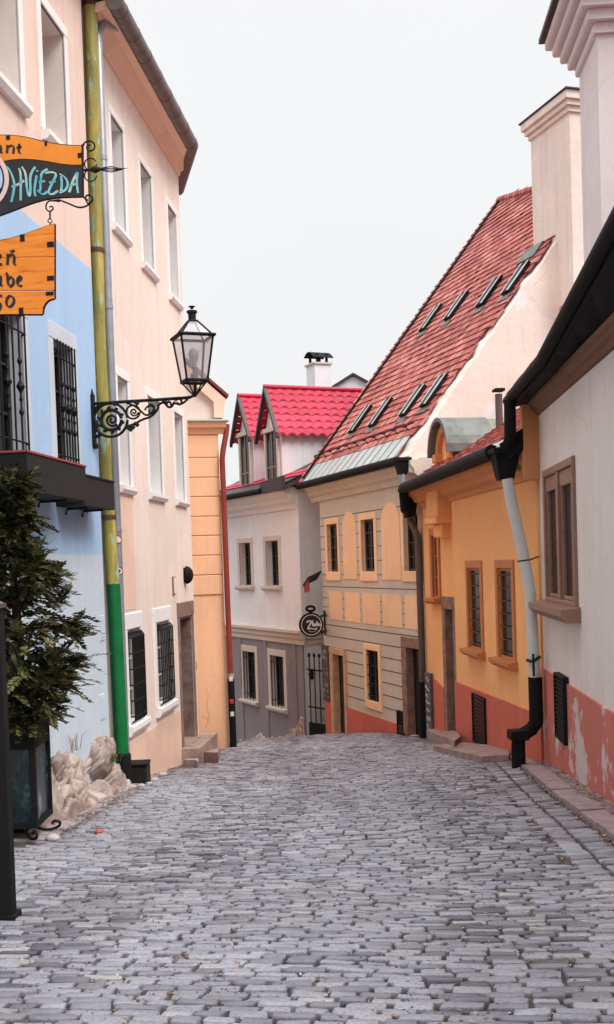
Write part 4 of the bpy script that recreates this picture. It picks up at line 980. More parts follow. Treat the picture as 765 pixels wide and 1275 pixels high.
# set-back end with its own window, door and pilaster
p2 = FL.P
ow = FL.rect(539.6, 546.5, 667, 744); od = (FL.S(556.5, 830)[0], FL.S(567.5, 830)[0], FL.S(560, 911)[1], FL.S(560, 759)[1])
wall('wall', FL, .0, FL.L, -4, 2.85, [(*ow, .1), (*od, .2)], 4, [M['orange_w'], M['orange_c']], ho)
window(FL, ho, ow, .07, (.14, .04, .16), (.18, .13, 'frame_orange', .2), 'frame_orange', 'pane', 0, 2, .04, smat='frame_orange')
mb = MB(); mb.box(p2, od[0]+.004, od[1]-.004, od[2], od[3]-.004, -.198, -.15)
dd = mb.build('door', M['door_wood'], ho, label='brown door with scrawled graffiti')
mb = MB(); rr_ = random.Random(9)
for i in range(9):
    z = od[2]+.3+i*.24; path = [p2(od[0]+.1+.12*k+rr_.uniform(-.04, .04), z+rr_.uniform(-.12, .12), -.146) for k in range(max(3, int((od[1]-od[0]-.2)/.12)))]; mb.tube(path, .012, 4)
mb.build('graffiti', M['iron'], dd)
mb = MB(); mb.bev(p2, od[0]-.16, od[0]+.03, od[2], od[3], -.145, .03, .01); mb.bev(p2, od[1]-.03, od[1]+.14, od[2], od[3], -.145, .03, .01); mb.bev(p2, od[0]-.18, od[1]+.16, od[3]+.003, od[3]+.26, -.3, .035, .01); mb.build('door_surround', M['rough_stone'], ho)
mb = MB(); za_, zb_ = FL.S(543, 845)[1], FL.S(554, 857)[1]
mb.pp(p2, [(.02, -4), (od[0]-.19, -4), (od[0]-.19, zb_), (.02, za_+.1)], -.02, .03); mb.build('plinth', M['red_plinth'], ho)
mb = MB(); mb.sweep(p2, prof, .05, FL.L-.05); mb.build('cornice', M['orange_c'], ho)
pa, pb_ = FL.S(550, 690)[0], FL.S(562, 690)[0]; zc_ = FL.S(557, 652)[1]
mb = MB(); mb.bev(p2, pa, pb_+.1, zc_+.14, 2.98, -.02, .3, .02); mb.bev(p2, pa-.04, pb_+.12, zc_-.0, zc_+.138, -.02, .34, .02); mb.bev(p2, pa+.1, pb_+.0, zc_-.28, zc_-.002, -.02, .2, .03); mb.build('pilaster', M['orange_w'], ho)
# roof
OZ, OOf = 2.98, .48; opit = math.radians(32)
XO = FO.e; F_o = Frame(P(-2.6, OZ, OOf), (*FO.e, 0), (*(-FO.n*math.cos(opit)), math.sin(opit)), (0, 0, 1)); F_o.Z = np.cross(F_o.X, F_o.Y)
mb = MB(); LOr = LO+2.6+.1; mb.box(F_o.P, 0, LOr, 0, 5.6, -.14, -.002); tiles(mb, Frame(F_o.P(0, .34, 0), F_o.X, F_o.Y, F_o.Z), LOr, 5.2, .21, .2, 0, .035, .012)
q = [F_o.P(0, 5.59, -.05), F_o.P(LOr, 5.59, -.05), P(LO, 2.9, -7.6), P(-2.6, 2.9, -7.6)]; mb.prism(q, [lift(v, -.14) for v in q])
ro = mb.build('roof', M['tile'], ho)
MB().box(F_o.P, 0, LOr, -.02, .36, .004, .02).build('eave_flashing', M['flash'], ro)
mb = MB()
for k in range(12): u = .3+k*.68; mb.add([F_o.P(u, 0, .026), F_o.P(u+.06, 0, .026), F_o.P(u+.3, .36, .03), F_o.P(u+.24, .36, .03)], [(0,1,2,3)])
mb.build('flashing_seams', M['black'], ro)
mb = MB(); mb.tube([P(-2.2, OZ-.06, OOf+.08), P(LO-.3, OZ-.06, OOf+.08)], .115, 12); e0 = P(-2.2, OZ-.06, OOf+.08); e1 = FY.P(L7-.25, FY.S(513, 648, .3)[1]+.25, .3)
mb.tube([e0, lift(e0, -.12), tuple(np.array(e0)*.6+np.array(e1)*.4-np.array([0, 0, .05])), e1], .1, 12); mb.build('gutter', M['black'], ho, smooth=True)
# barrel dormer of lead over an arched orange front
oD = -.12; sA, zA = FL.S(537, 572, oD); sB = FL.S(560, 560, oD)[0]; zT = FL.S(547, 527, oD)[1]; zs_ = 3.5; rD = (sB-sA)/2; cD = (sA+sB)/2+.55
def arch(r_, n=14, zz_=None): return [(cD-r_*math.cos(math.pi*k/n), (zz_ if zz_ is not None else zs_)+(zT-zs_)*(r_/rD)*math.sin(math.pi*k/n)) for k in range(n+1)]
mb = MB(); mb.pp(p2, [(cD+rD*.9, 2.9), (cD-rD*.9, 2.9)]+arch(rD*.9), oD-1.2, oD); dm = mb.build('dormer', M['orange_w'], ho)
mb = MB(); i_, o_ = arch(rD*.66), arch(rD*.9); n_ = len(i_)
for k in range(n_-1): mb.prism([p2(*i_[k], oD+.1), p2(*i_[k+1], oD+.1), p2(*o_[k+1], oD+.1), p2(*o_[k], oD+.1)], [p2(*v, oD-.02) for v in (i_[k], i_[k+1], o_[k+1], o_[k])])
for sg in (-1, 1): mb.bev(p2, min(cD+sg*rD*.66, cD+sg*rD*.9), max(cD+sg*rD*.66, cD+sg*rD*.9), 2.95, zs_-.003, oD-.02, oD+.1, .01); mb.bev(p2, min(cD+sg*rD*.6, cD+sg*rD*.96), max(cD+sg*rD*.6, cD+sg*rD*.96), zs_-.12, zs_+.06, oD-.02, oD+.16, .02)
mb.build('arch_moulding', M['orange_c'], dm)
mb = MB(); i_ = arch(rD*.95); o_ = arch(rD*1.06)
for k in range(len(i_)-1): mb.prism([p2(*i_[k], oD+.24), p2(*i_[k+1], oD+.24), p2(*o_[k+1], oD+.24), p2(*o_[k], oD+.24)], [p2(*v, oD-.75) for v in (i_[k], i_[k+1], o_[k+1], o_[k])])
lr = mb.build('barrel_roof', M['lead'], dm)
mb = MB(); i_ = arch(rD*.9); o_ = arch(rD*1.02)
for k in range(len(i_)-1): mb.prism([p2(*i_[k], oD-.752), p2(*i_[k+1], oD-.752), p2(*o_[k+1], oD-.752), p2(*o_[k], oD-.752)], [p2(*v, oD-1.9) for v in (i_[k], i_[k+1], o_[k+1], o_[k])])
mb.build('barrel_sheet', M['lead_green'], dm)
mb = MB(); mb.box(p2, cD+rD*.8, cD+rD*1.25, zs_-.16, zs_-.02, oD-1.7, oD+.1); mb.build('dormer_gutter', M['black'], dm)
# flue against the neighbour's gable
s, z0 = FO.S(622, 528, -.9); z1 = FO.S(620, 488, -.9)[1]
mb = MB(); mb.tube([P(s, z0-.6, -.9), P(s, z1-.05, -.9)], .07, 10); fl = mb.build('flue', M['brown_pipe'], ho); mb = MB(); mb.bev(P, s-.12, s+.12, z1, z1+.05, -1.0, -.8, .01); mb.build('flue_cap', M['black'], fl)
# big hopper, white rain pipe and cast shoe by the white house corner
hs, hz = FO.S(630, 598, .42)
w1_, w1z = FO.S(646, 640, .3); 
def fo(px, py, o): s, z = FO.S(px, py, o); return (s, z, o)
rainpipe(ho, FO, (FO.S(629, 590, .42)[0], FO.S(629, 598, .42)[1], .42, .19, .42), [fo(632, 596, .42), fo(636, 620, .38), fo(647, 668, .27), fo(655, 706, .2), fo(660.5, 739, .17), fo(663.5, 790, .16), fo(666.5, 844, .16)], .082, 'white_pipe')
mb = MB(); mb.tube([P(*fo(635, 498, .42)), P(*fo(635.5, 545, .42)), P(*fo(630, 562, .42))], .085, 12); mb.build('feed_pipe', M['black'], ho, smooth=True)
mb = MB(); mb.tube([P(*fo(666.5, 843, .16)), P(*fo(668, 893, .16))], .1, 14); cf = mb.build('cast_foot', M['black'], ho, smooth=True)
zgr = gz(*P(FO.S(645, 935, .42)[0], 0, .42)[:2])
pf = [fo(668, 888, .16), fo(668, 899, .16), fo(662, 908, .22), fo(652, 914, .34), fo(646, 919, .42), fo(645.5, 930, .43)]; pf.append((pf[-1][0], zgr-.1, .43))
mb = MB(); mb.tube([P(*q) for q in pf], .105, 8); mb.bev(P, pf[-1][0]-.13, pf[-1][0]+.13, pf[4][1]-.02, pf[4][1]+.12, .3, .56, .015); mb.build('cast_shoe', M['black'], cf)
z_ = FO.S(663, 822, .16)
m = MB(); m.tube([P(*fo(657, 822, .25)), P(*fo(664, 824, .27)), P(*fo(672, 818, .1))], .025, 6); m.tube([P(*fo(664, 814, .26)), P(*fo(665, 842, .26))], .018, 6); m.tube([P(*fo(645, 699, .33)), P(*fo(660, 697, .3)), P(*fo(671, 693, .02))], .012, 5); m.build('pipe_bracket', M['iron'], ho)
# steps and slabs at the set-back door
M['slab'] = plain('worn_slabs', (164,142,134), .85, 0, .45, 4, .5, (116,98,92))
slab([gpx(*v) for v in ((531, 921), (566, 938), (574, 930), (566, 921), (545, 912))], .2, 'stone_landing', M['slab'], 'pale stone landing before the set back orange doorway', 'step', .012)
slab([gpx(*v) for v in ((540, 935), (600, 950), (634, 948), (634, 938), (574, 931))], .1, 'stone_slab', M['slab'], 'long low stone slab along the foot of the orange plinth', 'step', .012)
# graffiti covered grey board by the brown pipe
gb = (FL.S(534.5, 870)[0], FL.S(541.5, 870)[0], FL.S(538, 912)[1], FL.S(538, 838)[1])
g_ = thing('leaning_board', 'narrow grey board with scribbles standing beside the brown pipe', 'board', p2((gb[0]+gb[1])/2, gb[2], .1))
MB().bev(p2, gb[0], gb[1], gb[2], gb[3], .032, .09, .01).build('panel', plain('grey_board', (96,92,92), .7, 0, .4, 9, .2, (62,58,58)), g_)
mb = MB()
for i in range(7): z = gb[2]+.15+i*(gb[3]-gb[2]-.3)/6; mb.tube([p2(gb[0]+.06+(gb[1]-gb[0]-.12)*k/4, z+R.uniform(-.07, .07), .094) for k in range(5)], .01, 4)
mb.build('scribble', M['flash'], g_)

# ================================================================== white house, near right
M['offwhite_w'] = stucco('offwhite_plaster', (232,221,212), (210,196,186), .6, .45, .12, (222,190,172), .8)
M['plinth_peel'] = stucco('peeling_red_plinth', (206,120,104), (172,94,80), .7, .5, .44, (206,186,182), .85)
M['soffit_b'] = stucco('shaded_brown_soffit', (126,90,70), (100,70,54), .5, .2)  # brown plaster, darkened to carry the eave's shade in its colour
hw = thing('white_house', 'near right off white house with peeling red plinth and dark eaves', 'house', FW.P(5, gz(*FW.P(5, 0)[:2])))
P = FW.P; S0 = -.33
WA, WB = (.44, 1.44, .82, 2.46), (1.58, 2.58, .82, 2.46)
vw = FW.rect(698, 709.5, 846, 915)
wall('wall', FW, S0, 14.9, -4, 3.75, [(*WA, .08), (*WB, .08)], 7, [M['offwhite_w'], M['frame_brown']], hw)
for r in (WA, WB): 
    w_ = window(FW, hw, r, .05, (.09, .045, .1, .06), None, 'frame_brown', 'pane', 0, 0, .05, smat='frame_brown')
    m = MB(); m.bev(P, r[0]+.0, r[1]-.0, r[3]-.2, r[3]-.002, -.05, .012, .01); m.build('head_panel', M['frame_brown'], w_)
mb = MB(); mb.sweep(P, [(-.02, .58), (-.02, .77), (.24, .74), (.24, .66), (.16, .58)], .05, 2.8); mb.build('window_sill', M['frame_brown'], hw)
mb = MB(); mb.pp(P, [(S0-.03, -4), (14.9, -4), (14.9, -.24), (S0-.03, -.24)], -.05, .03); mb.build('plinth', M['plinth_peel'], hw)
louver(FW, hw, (vw[0]-.02, vw[1], FW.S(704, 922)[1], -.16), .07, 14)
mb = MB(); mb.sweep(P, [(-.02, 3.38), (.04, 3.4), (.06, 3.45), (.1, 3.48), (.12, 3.52), (.15, 3.54), (.15, 3.6), (-.02, 3.62)], S0-.02, 14.9); mb.build('cornice', M['soffit_b'], hw)
EZ = 3.68; EOW = .34
def rise(mb, lo=.1):
    out = []
    for v in mb.v:
        q = np.array(v[:2])-FW.A; s_ = float(q@FW.e); o_ = float(q@FW.n); out.append((v[0], v[1], v[2]+(.095*max(0, s_-2.8) if (o_ > lo or v[2] > 3.7) else 0)))
    mb.v = out
mb = MB(); 
for a_ in np.arange(S0-.12, 14.6, 1.0): mb.sweep(P, [(.0, 3.61), (.34, 3.555), (.34, 3.7), (.0, 3.9)], a_, a_+.999)
rise(mb); mb.build('eave_boards', M['black'], hw)  # near-black boards: the shade under the eaves is put into their colour
mb = MB(); mb.tube([P(a_, EZ-.02, EOW+.05) for a_ in [S0-.15]+list(np.arange(1, 14.9, .9))], .075, 12); rise(mb); mb.build('gutter', M['black'], hw, smooth=True)
wp = math.radians(33); F_w = Frame(P(S0-.16, EZ+.05, EOW+.05), (*FW.e, 0), (*(-FW.n*math.cos(wp)), math.sin(wp)), (0, 0, 1)); F_w.Z = np.cross(F_w.X, F_w.Y)
mb = MB(); [mb.box(F_w.P, k_*1.0, k_*1.0+.999, 0, 5.0, -.1, 0) for k_ in range(15)]; tiles(mb, F_w, 15.2, 5.0, .22, .24, 0, .03); q = [F_w.P(0, 5, -.04), F_w.P(15.2, 5, -.04), P(14.9, 3.7, -7.6), P(S0-.3, 3.7, -7.6)]; mb.prism(q, [lift(v, -.12) for v in q]); rise(mb, -99); mb.build('roof', M['tile_dark'], hw)
mb = MB(); Qw = FW.at_s(S0+.02); mb.pp(FW.at_s(S0+.02).P, [(.02, 3.6), (7.0, 3.6), (3.6, 6.3)], -.2, 0); mb.build('gable', M['offwhite_w'], hw)
# great chimney stack with a heavy stepped cornice
M['chim_w'] = stucco('grey_white_stack', (224,216,216), (200,190,190), .5, .4)
pn = at(745.5, 120, 14.2); oc = float((pn[:2]-FW.A)@FW.n); sn = float((pn[:2]-FW.A)@FW.e); sf = FW.S(722, 110, oc)[0]
zt_ = FW.S(745, 16, oc)[1]; mb = MB(); mb.box(P, sf, sn, 3.9, zt_+.9, oc-1.5, oc); cw = mb.build('chimney', M['chim_w'], hw)
z0 = FW.S(719, 92, oc+.04)[1]; mb = MB()
for i in range(5): e_ = .05+.085*i; mb.bev(P, sf-e_, sn+e_, z0+.13*i, z0+.13*(i+1)-.004, oc-1.5-e_, oc+e_, .02)
mb.build('chimney_cornice', M['chim_w'], cw); mb = MB(); e_ = .46; mb.box(P, sf-e_, sn+e_, z0+.65, z0+.71, oc-1.5-e_, oc+e_); mb.build('chimney_cap', M['roof_dark'], cw)

# ================================================================== iron gate and round sign between grey and yellow house
ga = np.array(FG.P(SR+.03, 0, -.05)[:2])+0; gb_ = np.array(FY.P(-.16, 0, -.1)[:2]); FT = Fac(ga, gb_)
zg0 = gz(*((ga+gb_)/2)); zt = FT.S(393, 813)[1]; gt = thing('iron_gate', 'tall narrow black iron gate between grey house and yellow house', 'gate', FT.P(FT.L/2, zg0))
P = FT.P; mb = MB(); nb = 4
for i in range(nb):
    x = .2+(FT.L-.35)*i/(nb-1); top = zt; mb.tube([P(x, zg0+.1, 0), P(x, top-.12, 0)], .02, 6); mb.tube([P(x, top-.14, 0), P(x, top-.06, 0), P(x, top, 0)], [.03, .05, .004], 6)
mb.build('bars', M['iron'], gt)
for z in (zg0+.85, zt-.5): mb = MB(); mb.box(P, .1, FT.L-.05, z-.02, z+.02, -.02, .02); mb.build('rail', M['iron'], gt)
mb = MB(); MB().bev(P, .12, FT.L-.05, zg0-.3, zg0+.4, -.03, .03, .01).build('kick_panel', M['black'], gt)
m = MB(); m.bev(P, .22, .34, zg0+1.65, zg0+1.95, -.04, .04, .01); m.tube([P(.28, zg0+1.8, .04), P(.28, zg0+1.8, .1), P(.4, zg0+1.8, .1)], .015, 6); m.build('lock', M['black'], gt)
# passage wall and round sign
sd = 30.4; C0 = at(388, 778, sd); FS = Fac(C0[:2]-np.array([.5, 0]), C0[:2]+np.array([.5, .12])); FS = Fac(C0[:2], C0[:2]+np.array([1, .18])); zc = float(C0[2]); ps_ = thing('round_sign', 'round black hanging sign with white script lettering and a ring handle', 'sign', C0)
P = FS.P; ppm = F/sd; rS = 14.6/ppm; n_ = 36
circ = lambda r_: [(r_*math.cos(2*math.pi*k/n_), zc+r_*math.sin(2*math.pi*k/n_)) for k in range(n_)]
M['sign_black'] = plain('sign_black', (28,28,30), .4, 0, .2, 8, .05); M['sign_white'] = plain('sign_white', (224,222,220), .5, 0, .08, 8, .05)
MB().pp(P, circ(rS), -.08, .0).build('disc', M['sign_black'], ps_)
def rings(r0_, r1_, o0, o1):
    mb = MB(); a, b = circ(r0_), circ(r1_)
    for k in range(n_): j = (k+1) % n_; mb.prism([P(*a[k], o1), P(*a[j], o1), P(*b[j], o1), P(*b[k], o1)], [P(*v, o0) for v in (a[k], a[j], b[j], b[k])])
    return mb
rings(rS*.83, rS*.89, -.01, .012).build('white_ring', M['sign_white'], ps_)
rings(rS*.95, rS*1.04, -.1, .02).build('rim', M['black'], ps_)
mb = MB(); mb.tube([P(.0, zc+rS*1.0, -.04), P(.0, zc+rS*1.14, -.04)], .05, 8); cz = zc+rS*1.38
mb.tube([P(rS*.36*math.cos(a), cz+rS*.2*math.sin(a), -.04) for a in [2*math.pi*k/18 for k in range(18)]], .035, 6, closed=True); mb.build('ring_handle', M['black'], ps_, smooth=True)
mb = MB()
for dz in (.22, -.22): mb.tube([P(rS*.9, zc+dz, -.04), FY.P(.12, zc+dz, .0)], .03, 6)
mb.tube([FY.P(.12, zc+.34, .04), FY.P(.12, zc-.34, .04)], .03, 6); mb.build('wall_bracket', M['iron'], ps_)
def strokes(P_, conv, L_, w, nib, o0, o1):
    """hand lettered strokes: a slanted nib dragged along each polyline"""
    mb = MB(); nx_, ny_ = math.cos(nib)*w/2, math.sin(nib)*w/2
    for st in L_:
        # smooth the polyline
        pts = [np.array(p, float) for p in st]
        for _ in range(2):
            if len(pts) > 2: pts = [pts[0]]+[v for a, b in zip(pts[:-1], pts[1:]) for v in (a*.75+b*.25, a*.25+b*.75)]+[pts[-1]]
        # ribbon with even width plus nib thickening
        le, ri = [], []
        for i, p in enumerate(pts):
            t_ = pts[min(i+1, len(pts)-1)]-pts[max(i-1, 0)]; t_ = t_/(np.linalg.norm(t_)+1e-9); nn = np.array([-t_[1], t_[0]])
            k = .32*w+abs(nn[0]*nx_+nn[1]*ny_)*.9
            le.append(p+nn*k); ri.append(p-nn*k)
        vs = [P_(*conv(*v), o1) for v in le]+[P_(*conv(*v), o1) for v in ri]; n = len(le); vs += [P_(*conv(*v), o0) for v in le]+[P_(*conv(*v), o0) for v in ri]
        fs = [(i, i+1, n+i+1, n+i) for i in range(n-1)]+[(2*n+i, 2*n+i+1, i+1, i) for i in range(n-1)]+[(n+i, n+i+1, 3*n+i+1, 3*n+i) for i in range(n-1)]
        mb.add(vs, fs)
    return mb
cvS = lambda x, y: ((x-150)/89.*rS*.95, zc-(y-268)/89.*rS*.95)      # drawn on a grid whose disc has radius 89 and centre (150,268)
Z_ = [[(112,250),(122,236),(148,236),(150,244),(128,280),(118,296),(122,302),(140,296),(158,298),(178,306),(196,298)], [(160,232),(158,276),(166,278)], [(182,262),(172,260),(168,272),(174,280),(182,270),(184,260),(186,280)], [(196,240),(193,276),(200,280)], [(187,256),(204,253)],
      [(206,260),(204,280),(210,264),(216,262),(216,280),(222,276)], [(224,262),(222,278),(228,278)], [(225,250),(226,252)]]
strokes(P, cvS, Z_, 8, .8, -.005, .014).build('lettering', M['sign_white'], ps_)
sm_ = [[(126+i*7, 322+int(i < 2 or i > 6)*-4), (130+i*7, 324+int(i < 2 or i > 6)*-4)] for i in range(9)]
strokes(P, cvS, sm_, 5, .8, -.005, .013).build('small_lettering', M['sign_white'], ps_)
# small red canopy on the side wall
cA = FY.S(396, 722, .35); P = FY.P; aw = thing('small_canopy', 'small dark green and red canopy at the left edge of the yellow house', 'canopy', P(-.15, cA[1]))
z1, z0_ = FY.S(394, 716, .3)[1], FY.S(396, 734, .3)[1]
qa = [P(-.13, z1+.12, 0), P(-.13, z1-.06, .42), P(-.62, z1-.28, .42), P(-.62, z1-.1, 0)]
mb = MB(); mb.prism(qa, [lift(v, -.05) for v in qa]); mb.build('canopy_top', plain('green_canvas', (34,46,42), .7), aw)
qa = [P(-.13, z1-.12, .40), P(-.13, z0_-.05, .40), P(-.5, z0_-.1, .40), P(-.6, z1-.34, .40)]
mb = MB(); mb.prism(qa, [tuple(np.array(v)-np.array([*(FY.n*.03), 0])) for v in qa]); mb.build('valance', plain('red_canvas', (150,36,52), .7), aw)
# dark sheet closing the roof end and the orange return under the white house eaves
P = FO.P; mb = MB(); mb.prism([F_o.P(LOr+.002, -.06, -.2), F_o.P(LOr+.002, 1.6, -.2), F_o.P(LOr+.002, 1.6, .06), F_o.P(LOr+.002, -.06, .06)], [F_o.P(LOr+.02, -.06, -.2), F_o.P(LOr+.02, 1.6, -.2), F_o.P(LOr+.02, 1.6, .06), F_o.P(LOr+.02, -.06, .06)]); mb.build('end_sheet', M['black'], ho)
mb = MB(); mb.bev(P, LO-.02, LO+.13, 2.48, 3.55, -.4, .22, .02); mb.build('return', M['orange_c'], ho)
# ================================================================== restaurant sign and the board hanging from it
sB = at(113, 230, 10.0); e_ = np.array([1, -.1125]); FSg = Fac(sB[:2]-e_*.9, sB[:2]); P = FSg.P
cv = lambda x, y: FSg.S(x, y)
M['sign_orange'] = None
t = NT('orange_boards'); n1 = t.noise(3.2, 7, .7, t.pos((1.2,1.2,14))); col = t.ramp(n1, [(.3, lin((196,98,22))), (.45, lin((240,134,30))), (.7, lin((250,152,44)))])
col = t.mix(t.ramp(t.noise(2.4, 8, .75, t.pos((2,2,26))), [(.62, (0,0,0)), (.68, (.85,)*3)]), col, lin((92,48,24)))
M['sign_orange'] = t.fin(col, .6, t.bump(n1, .3, .005))
M['sign_flat'] = plain('orange_paint', (248,146,36), .5, 0, .14, 7, .08)
M['ink'] = plain('lettering_black', (34,32,32), .6, 0, .2, 12, .1)
t = NT('chalk_colours'); M['chalk'] = t.fin(t.ramp(t.noise(5, 4, .6, t.pos()), [(.3, lin((70,170,186))), (.5, lin((120,196,200))), (.62, lin((206,214,196))), (.75, lin((206,186,120)))]), .7)
M['sign_plate'] = plain('blackboard', (38,36,34), .6, 0, .3, 8, .1)
sg = thing('restaurant_sign', 'wrought iron bracket sign with orange top and blackboard lettered HVIEZDA', 'sign', P(FSg.S(0, 220)[0], float(sB[2])))
top = [(-70,182), (-40,174), (-15,170), (5,169), (18,169.5), (35,172), (52,176.5), (70,180), (88,182), (102,182.5)]
mid = [(102,205.5), (90,205.5), (75,204), (60,201), (45,199), (30,198), (15,199), (3,201), (-20,206), (-70,214)]
bot = [(-70,292), (-45,284), (-20,276), (0,268.5), (20,261), (40,253), (60,247.5), (80,245.5), (104,245)]
U_ = lambda L_: [cv(*p) for p in L_]
MB().pp(P, U_(top+mid), -.012, .012).build('orange_panel', M['sign_flat'], sg)
MB().pp(P, U_([(-70,214.6), (-20,206.6), (3,201.6), (15,199.6), (30,198.6), (45,199.6), (60,201.6), (75,204.6), (90,206), (103,206)]+bot[::-1]), -.01, .010).build('blackboard', M['sign_plate'], sg)
def tubepx(L_, r, o=0., n=6, closed=False, mb=None, PP=None, C=None):
    mb = mb or MB(); PP = PP or P; C = C or cv
    pts = [np.array(p, float) for p in L_]
    for _ in range(2):
        if len(pts) > 2 and not closed: pts = [pts[0]]+[v for a, b in zip(pts[:-1], pts[1:]) for v in (a*.75+b*.25, a*.25+b*.75)]+[pts[-1]]
    mb.tube([PP(*C(*p), o) for p in pts], r, n, closed=closed); return mb
def spiral(cx, cy, r0, r1, a0, a1, n=18): return [(cx+(r0+(r1-r0)*k/n)*math.cos(math.radians(a0+(a1-a0)*k/n)), cy+(r0+(r1-r0)*k/n)*math.sin(math.radians(a0+(a1-a0)*k/n))) for k in range(n+1)]
mb = MB(); tubepx(top, .011, mb=mb); tubepx(mid[::-1][0:1]+mid[::-1][1:], .006, mb=mb); tubepx(bot, .010, mb=mb); tubepx([(103,180), (103.5,246)], .012, mb=mb)
for x, y, w_, h_ in ((11,172,5,5), (100,194,5,6), (58,179,3,6)): 
    c = cv(x, y); m_ = w_/140; mb.bev(P, c[0]-m_/2, c[0]+m_/2, c[1]-h_/280, c[1]+h_/280, -.016, .018, .004)
mb.build('edging', M['iron'], sg)
mb = MB(); tubepx([(103,184), (105,178)]+spiral(112, 183, 8.5, 2, -150, 290), .008, mb=mb); tubepx([(103,243), (108,250)]+spiral(110, 247, 6.5, 2, 100, -270), .008, mb=mb)
tubepx([(74,249), (85,253), (98,259), (108,257), (115,251), (116,246), (112,243)], .008, mb=mb); tubepx([(74,249), (66,250)], .008, mb=mb)
for yy in (204.5, 218.5): tubepx(spiral(113, yy, 7.5, 7.5, 0, 330), .006, mb=mb)
mb.tube([P(*cv(-136, 224), 0), P(*cv(103, 211), -.02), P(*cv(128, 210.5), 0)], .012, 8)
for k in range(4):
    a = k*math.pi/2; mb.tube([(lambda c, w_: P(c[0], c[1]+w_*math.cos(a), w_*math.sin(a)))(cv(x, 210.8), w_) for x, w_ in ((124, .004), (131, .016), (139, .024), (146, .012), (152, .003))], .005, 5)
c = cv(119, 211); mb.tube([P(c[0]-.05, c[1], 0), P(c[0], c[1], 0), P(c[0]+.05, c[1], 0)], [.012, .035, .012], 8)
mb.tube([P(*cv(146, 210.5), 0), P(*cv(159, 209.5), 0)], [.01, .001], 6)
mb.build('iron_scrolls', M['iron'], sg, smooth=True)
# lettering "ant" and "HVIEZDA"
ink = [[(-6,183), (0,180.5), (2.5,183), (2,190), (4.5,191.5)], [(2,186), (-4,188), (-3.5,192), (1.5,189.5)], [(9,181), (10.5,183), (9.5,191.5)], [(10,184), (16,181.5), (18.5,184), (17.5,192)], [(25,179.5), (24,190.5), (27,192)], [(21.5,184.5), (28,183.5)]]
strokes(P, cv, ink, 2.3, .7, .011, .014).build('lettering', M['ink'], sg)
hv = [[(9.5,208), (14,214), (18.5,226), (18.5,236), (15,252)], [(24.5,210), (27,218), (26.5,250)], [(15.5,233), (24,230), (31,225.5)],
      [(28,208), (33,216), (34,234), (37,247), (39,238), (38,222), (41,213), (45,208.5)], [(46.5,219), (44.5,230), (43.5,238), (45,245)], [(47,212.5), (47.2,214.5)],
      [(60,211), (53,215), (51.5,222), (51,240), (47.5,237)], [(49,227.5), (57,226)], [(47.5,238), (54,243.5), (60,239)], [(57,216), (64,214.5), (72,216.5), (66,228), (60,241), (66,243), (73,238)], [(62,228), (70,226)],
      [(77,220), (78,230), (76.5,240)], [(75,217), (82,221), (86,229), (83,237), (75,240.5)], [(97.5,215), (92,224), (87,240)], [(97.5,215), (96,226), (98,241)], [(88,231.5), (96.5,229)]]
strokes(P, cv, hv, 2.0, .6, .009, .013).build('lettering', M['chalk'], sg)
# round emblem at the left: pale ring with a dark outline
n_ = 40; cc = lambda r_: [cv(-27+r_*math.cos(2*math.pi*k/n_), 224+r_*1.02*math.sin(2*math.pi*k/n_)) for k in range(n_)]
M['emb_pink'] = plain('emblem_pale', (236,206,194), .6, 0, .1); M['emb_blue'] = plain('emblem_blue', (186,208,236), .6, 0, .1)
MB().pp(P, cc(39), .008, .014).build('emblem', M['emb_pink'], sg); MB().pp(P, cc(33.5), .013, .017).build('emblem_line', M['ink'], sg); MB().pp(P, cc(31.5), .016, .020).build('emblem_field', M['emb_blue'], sg)
strokes(P, cv, [[(-24,236), (-10,240), (0,238), (3,236)], [(-20,215), (-8,222), (-6,240)]], 2.2, .7, .019, .023).build('emblem_mark', M['ink'], sg)
# hanging board
P0 = FSg
hb = thing('hanging_board', 'orange wooden board with black edging hung by hooks under the restaurant sign', 'sign', P(FSg.S(20, 340)[0], FSg.S(20, 300)[1]))
tb = [(-70,296), (-40,301), (-15,302), (5,299.5), (25,294.5), (45,287.5), (60,281.5), (68.5,279.5)]
def yt(x): return float(np.interp(x, [p[0] for p in tb], [p[1] for p in tb]))
MB().pp(P, U_(tb+[(68.5,319.6), (-70,322)]), -.018, .018).build('plank', M['sign_orange'], hb)
MB().pp(P, U_([(-70,323), (68.5,320.4), (68.5,361.4), (-70,362.4)]), -.018, .018).build('plank', M['sign_orange'], hb)
cut_ = [(68.5,372), (63,373), (58,377), (54.5,383), (53.5,391.5)]
MB().pp(P, U_([(-70,364.2), (68.5,363.2)]+cut_+[(-70,391.5)]), -.018, .018).build('plank', M['sign_orange'], hb)
mb = MB(); tubepx(tb, .010, mb=mb, o=0); tubepx([(68.5,279.5), (68.5,372)], .012, mb=mb); tubepx(cut_, .012, mb=mb); tubepx([(53.5,391.5), (-70,391.5)], .012, mb=mb)
for x, y, w_, h_ in ((29,297,6,9), (64,305,9,7), (64,347,9,6), (63,366,10,5), (27.5,388,6,9)):
    c = cv(x, y); mb.bev(P, c[0]-w_/280, c[0]+w_/280, c[1]-h_/280, c[1]+h_/280, -.022, .024, .006)
mb.build('edging', M['iron'], hb)
mb = MB(); tubepx([(75,251), (68,250), (60,250), (57,257), (58.5,262), (63,263.5), (67,260), (65,256.5), (62,258)], .007, mb=mb); tubepx([(62.5,263), (62.5,272)], .008, mb=mb); tubepx(spiral(62.5, 275, 2.6, 2.6, 0, 330, 12), .005, mb=mb); tubepx([(62.5,277), (63,282)], .006, mb=mb)
mb.build('hook', M['iron'], hb, smooth=True)
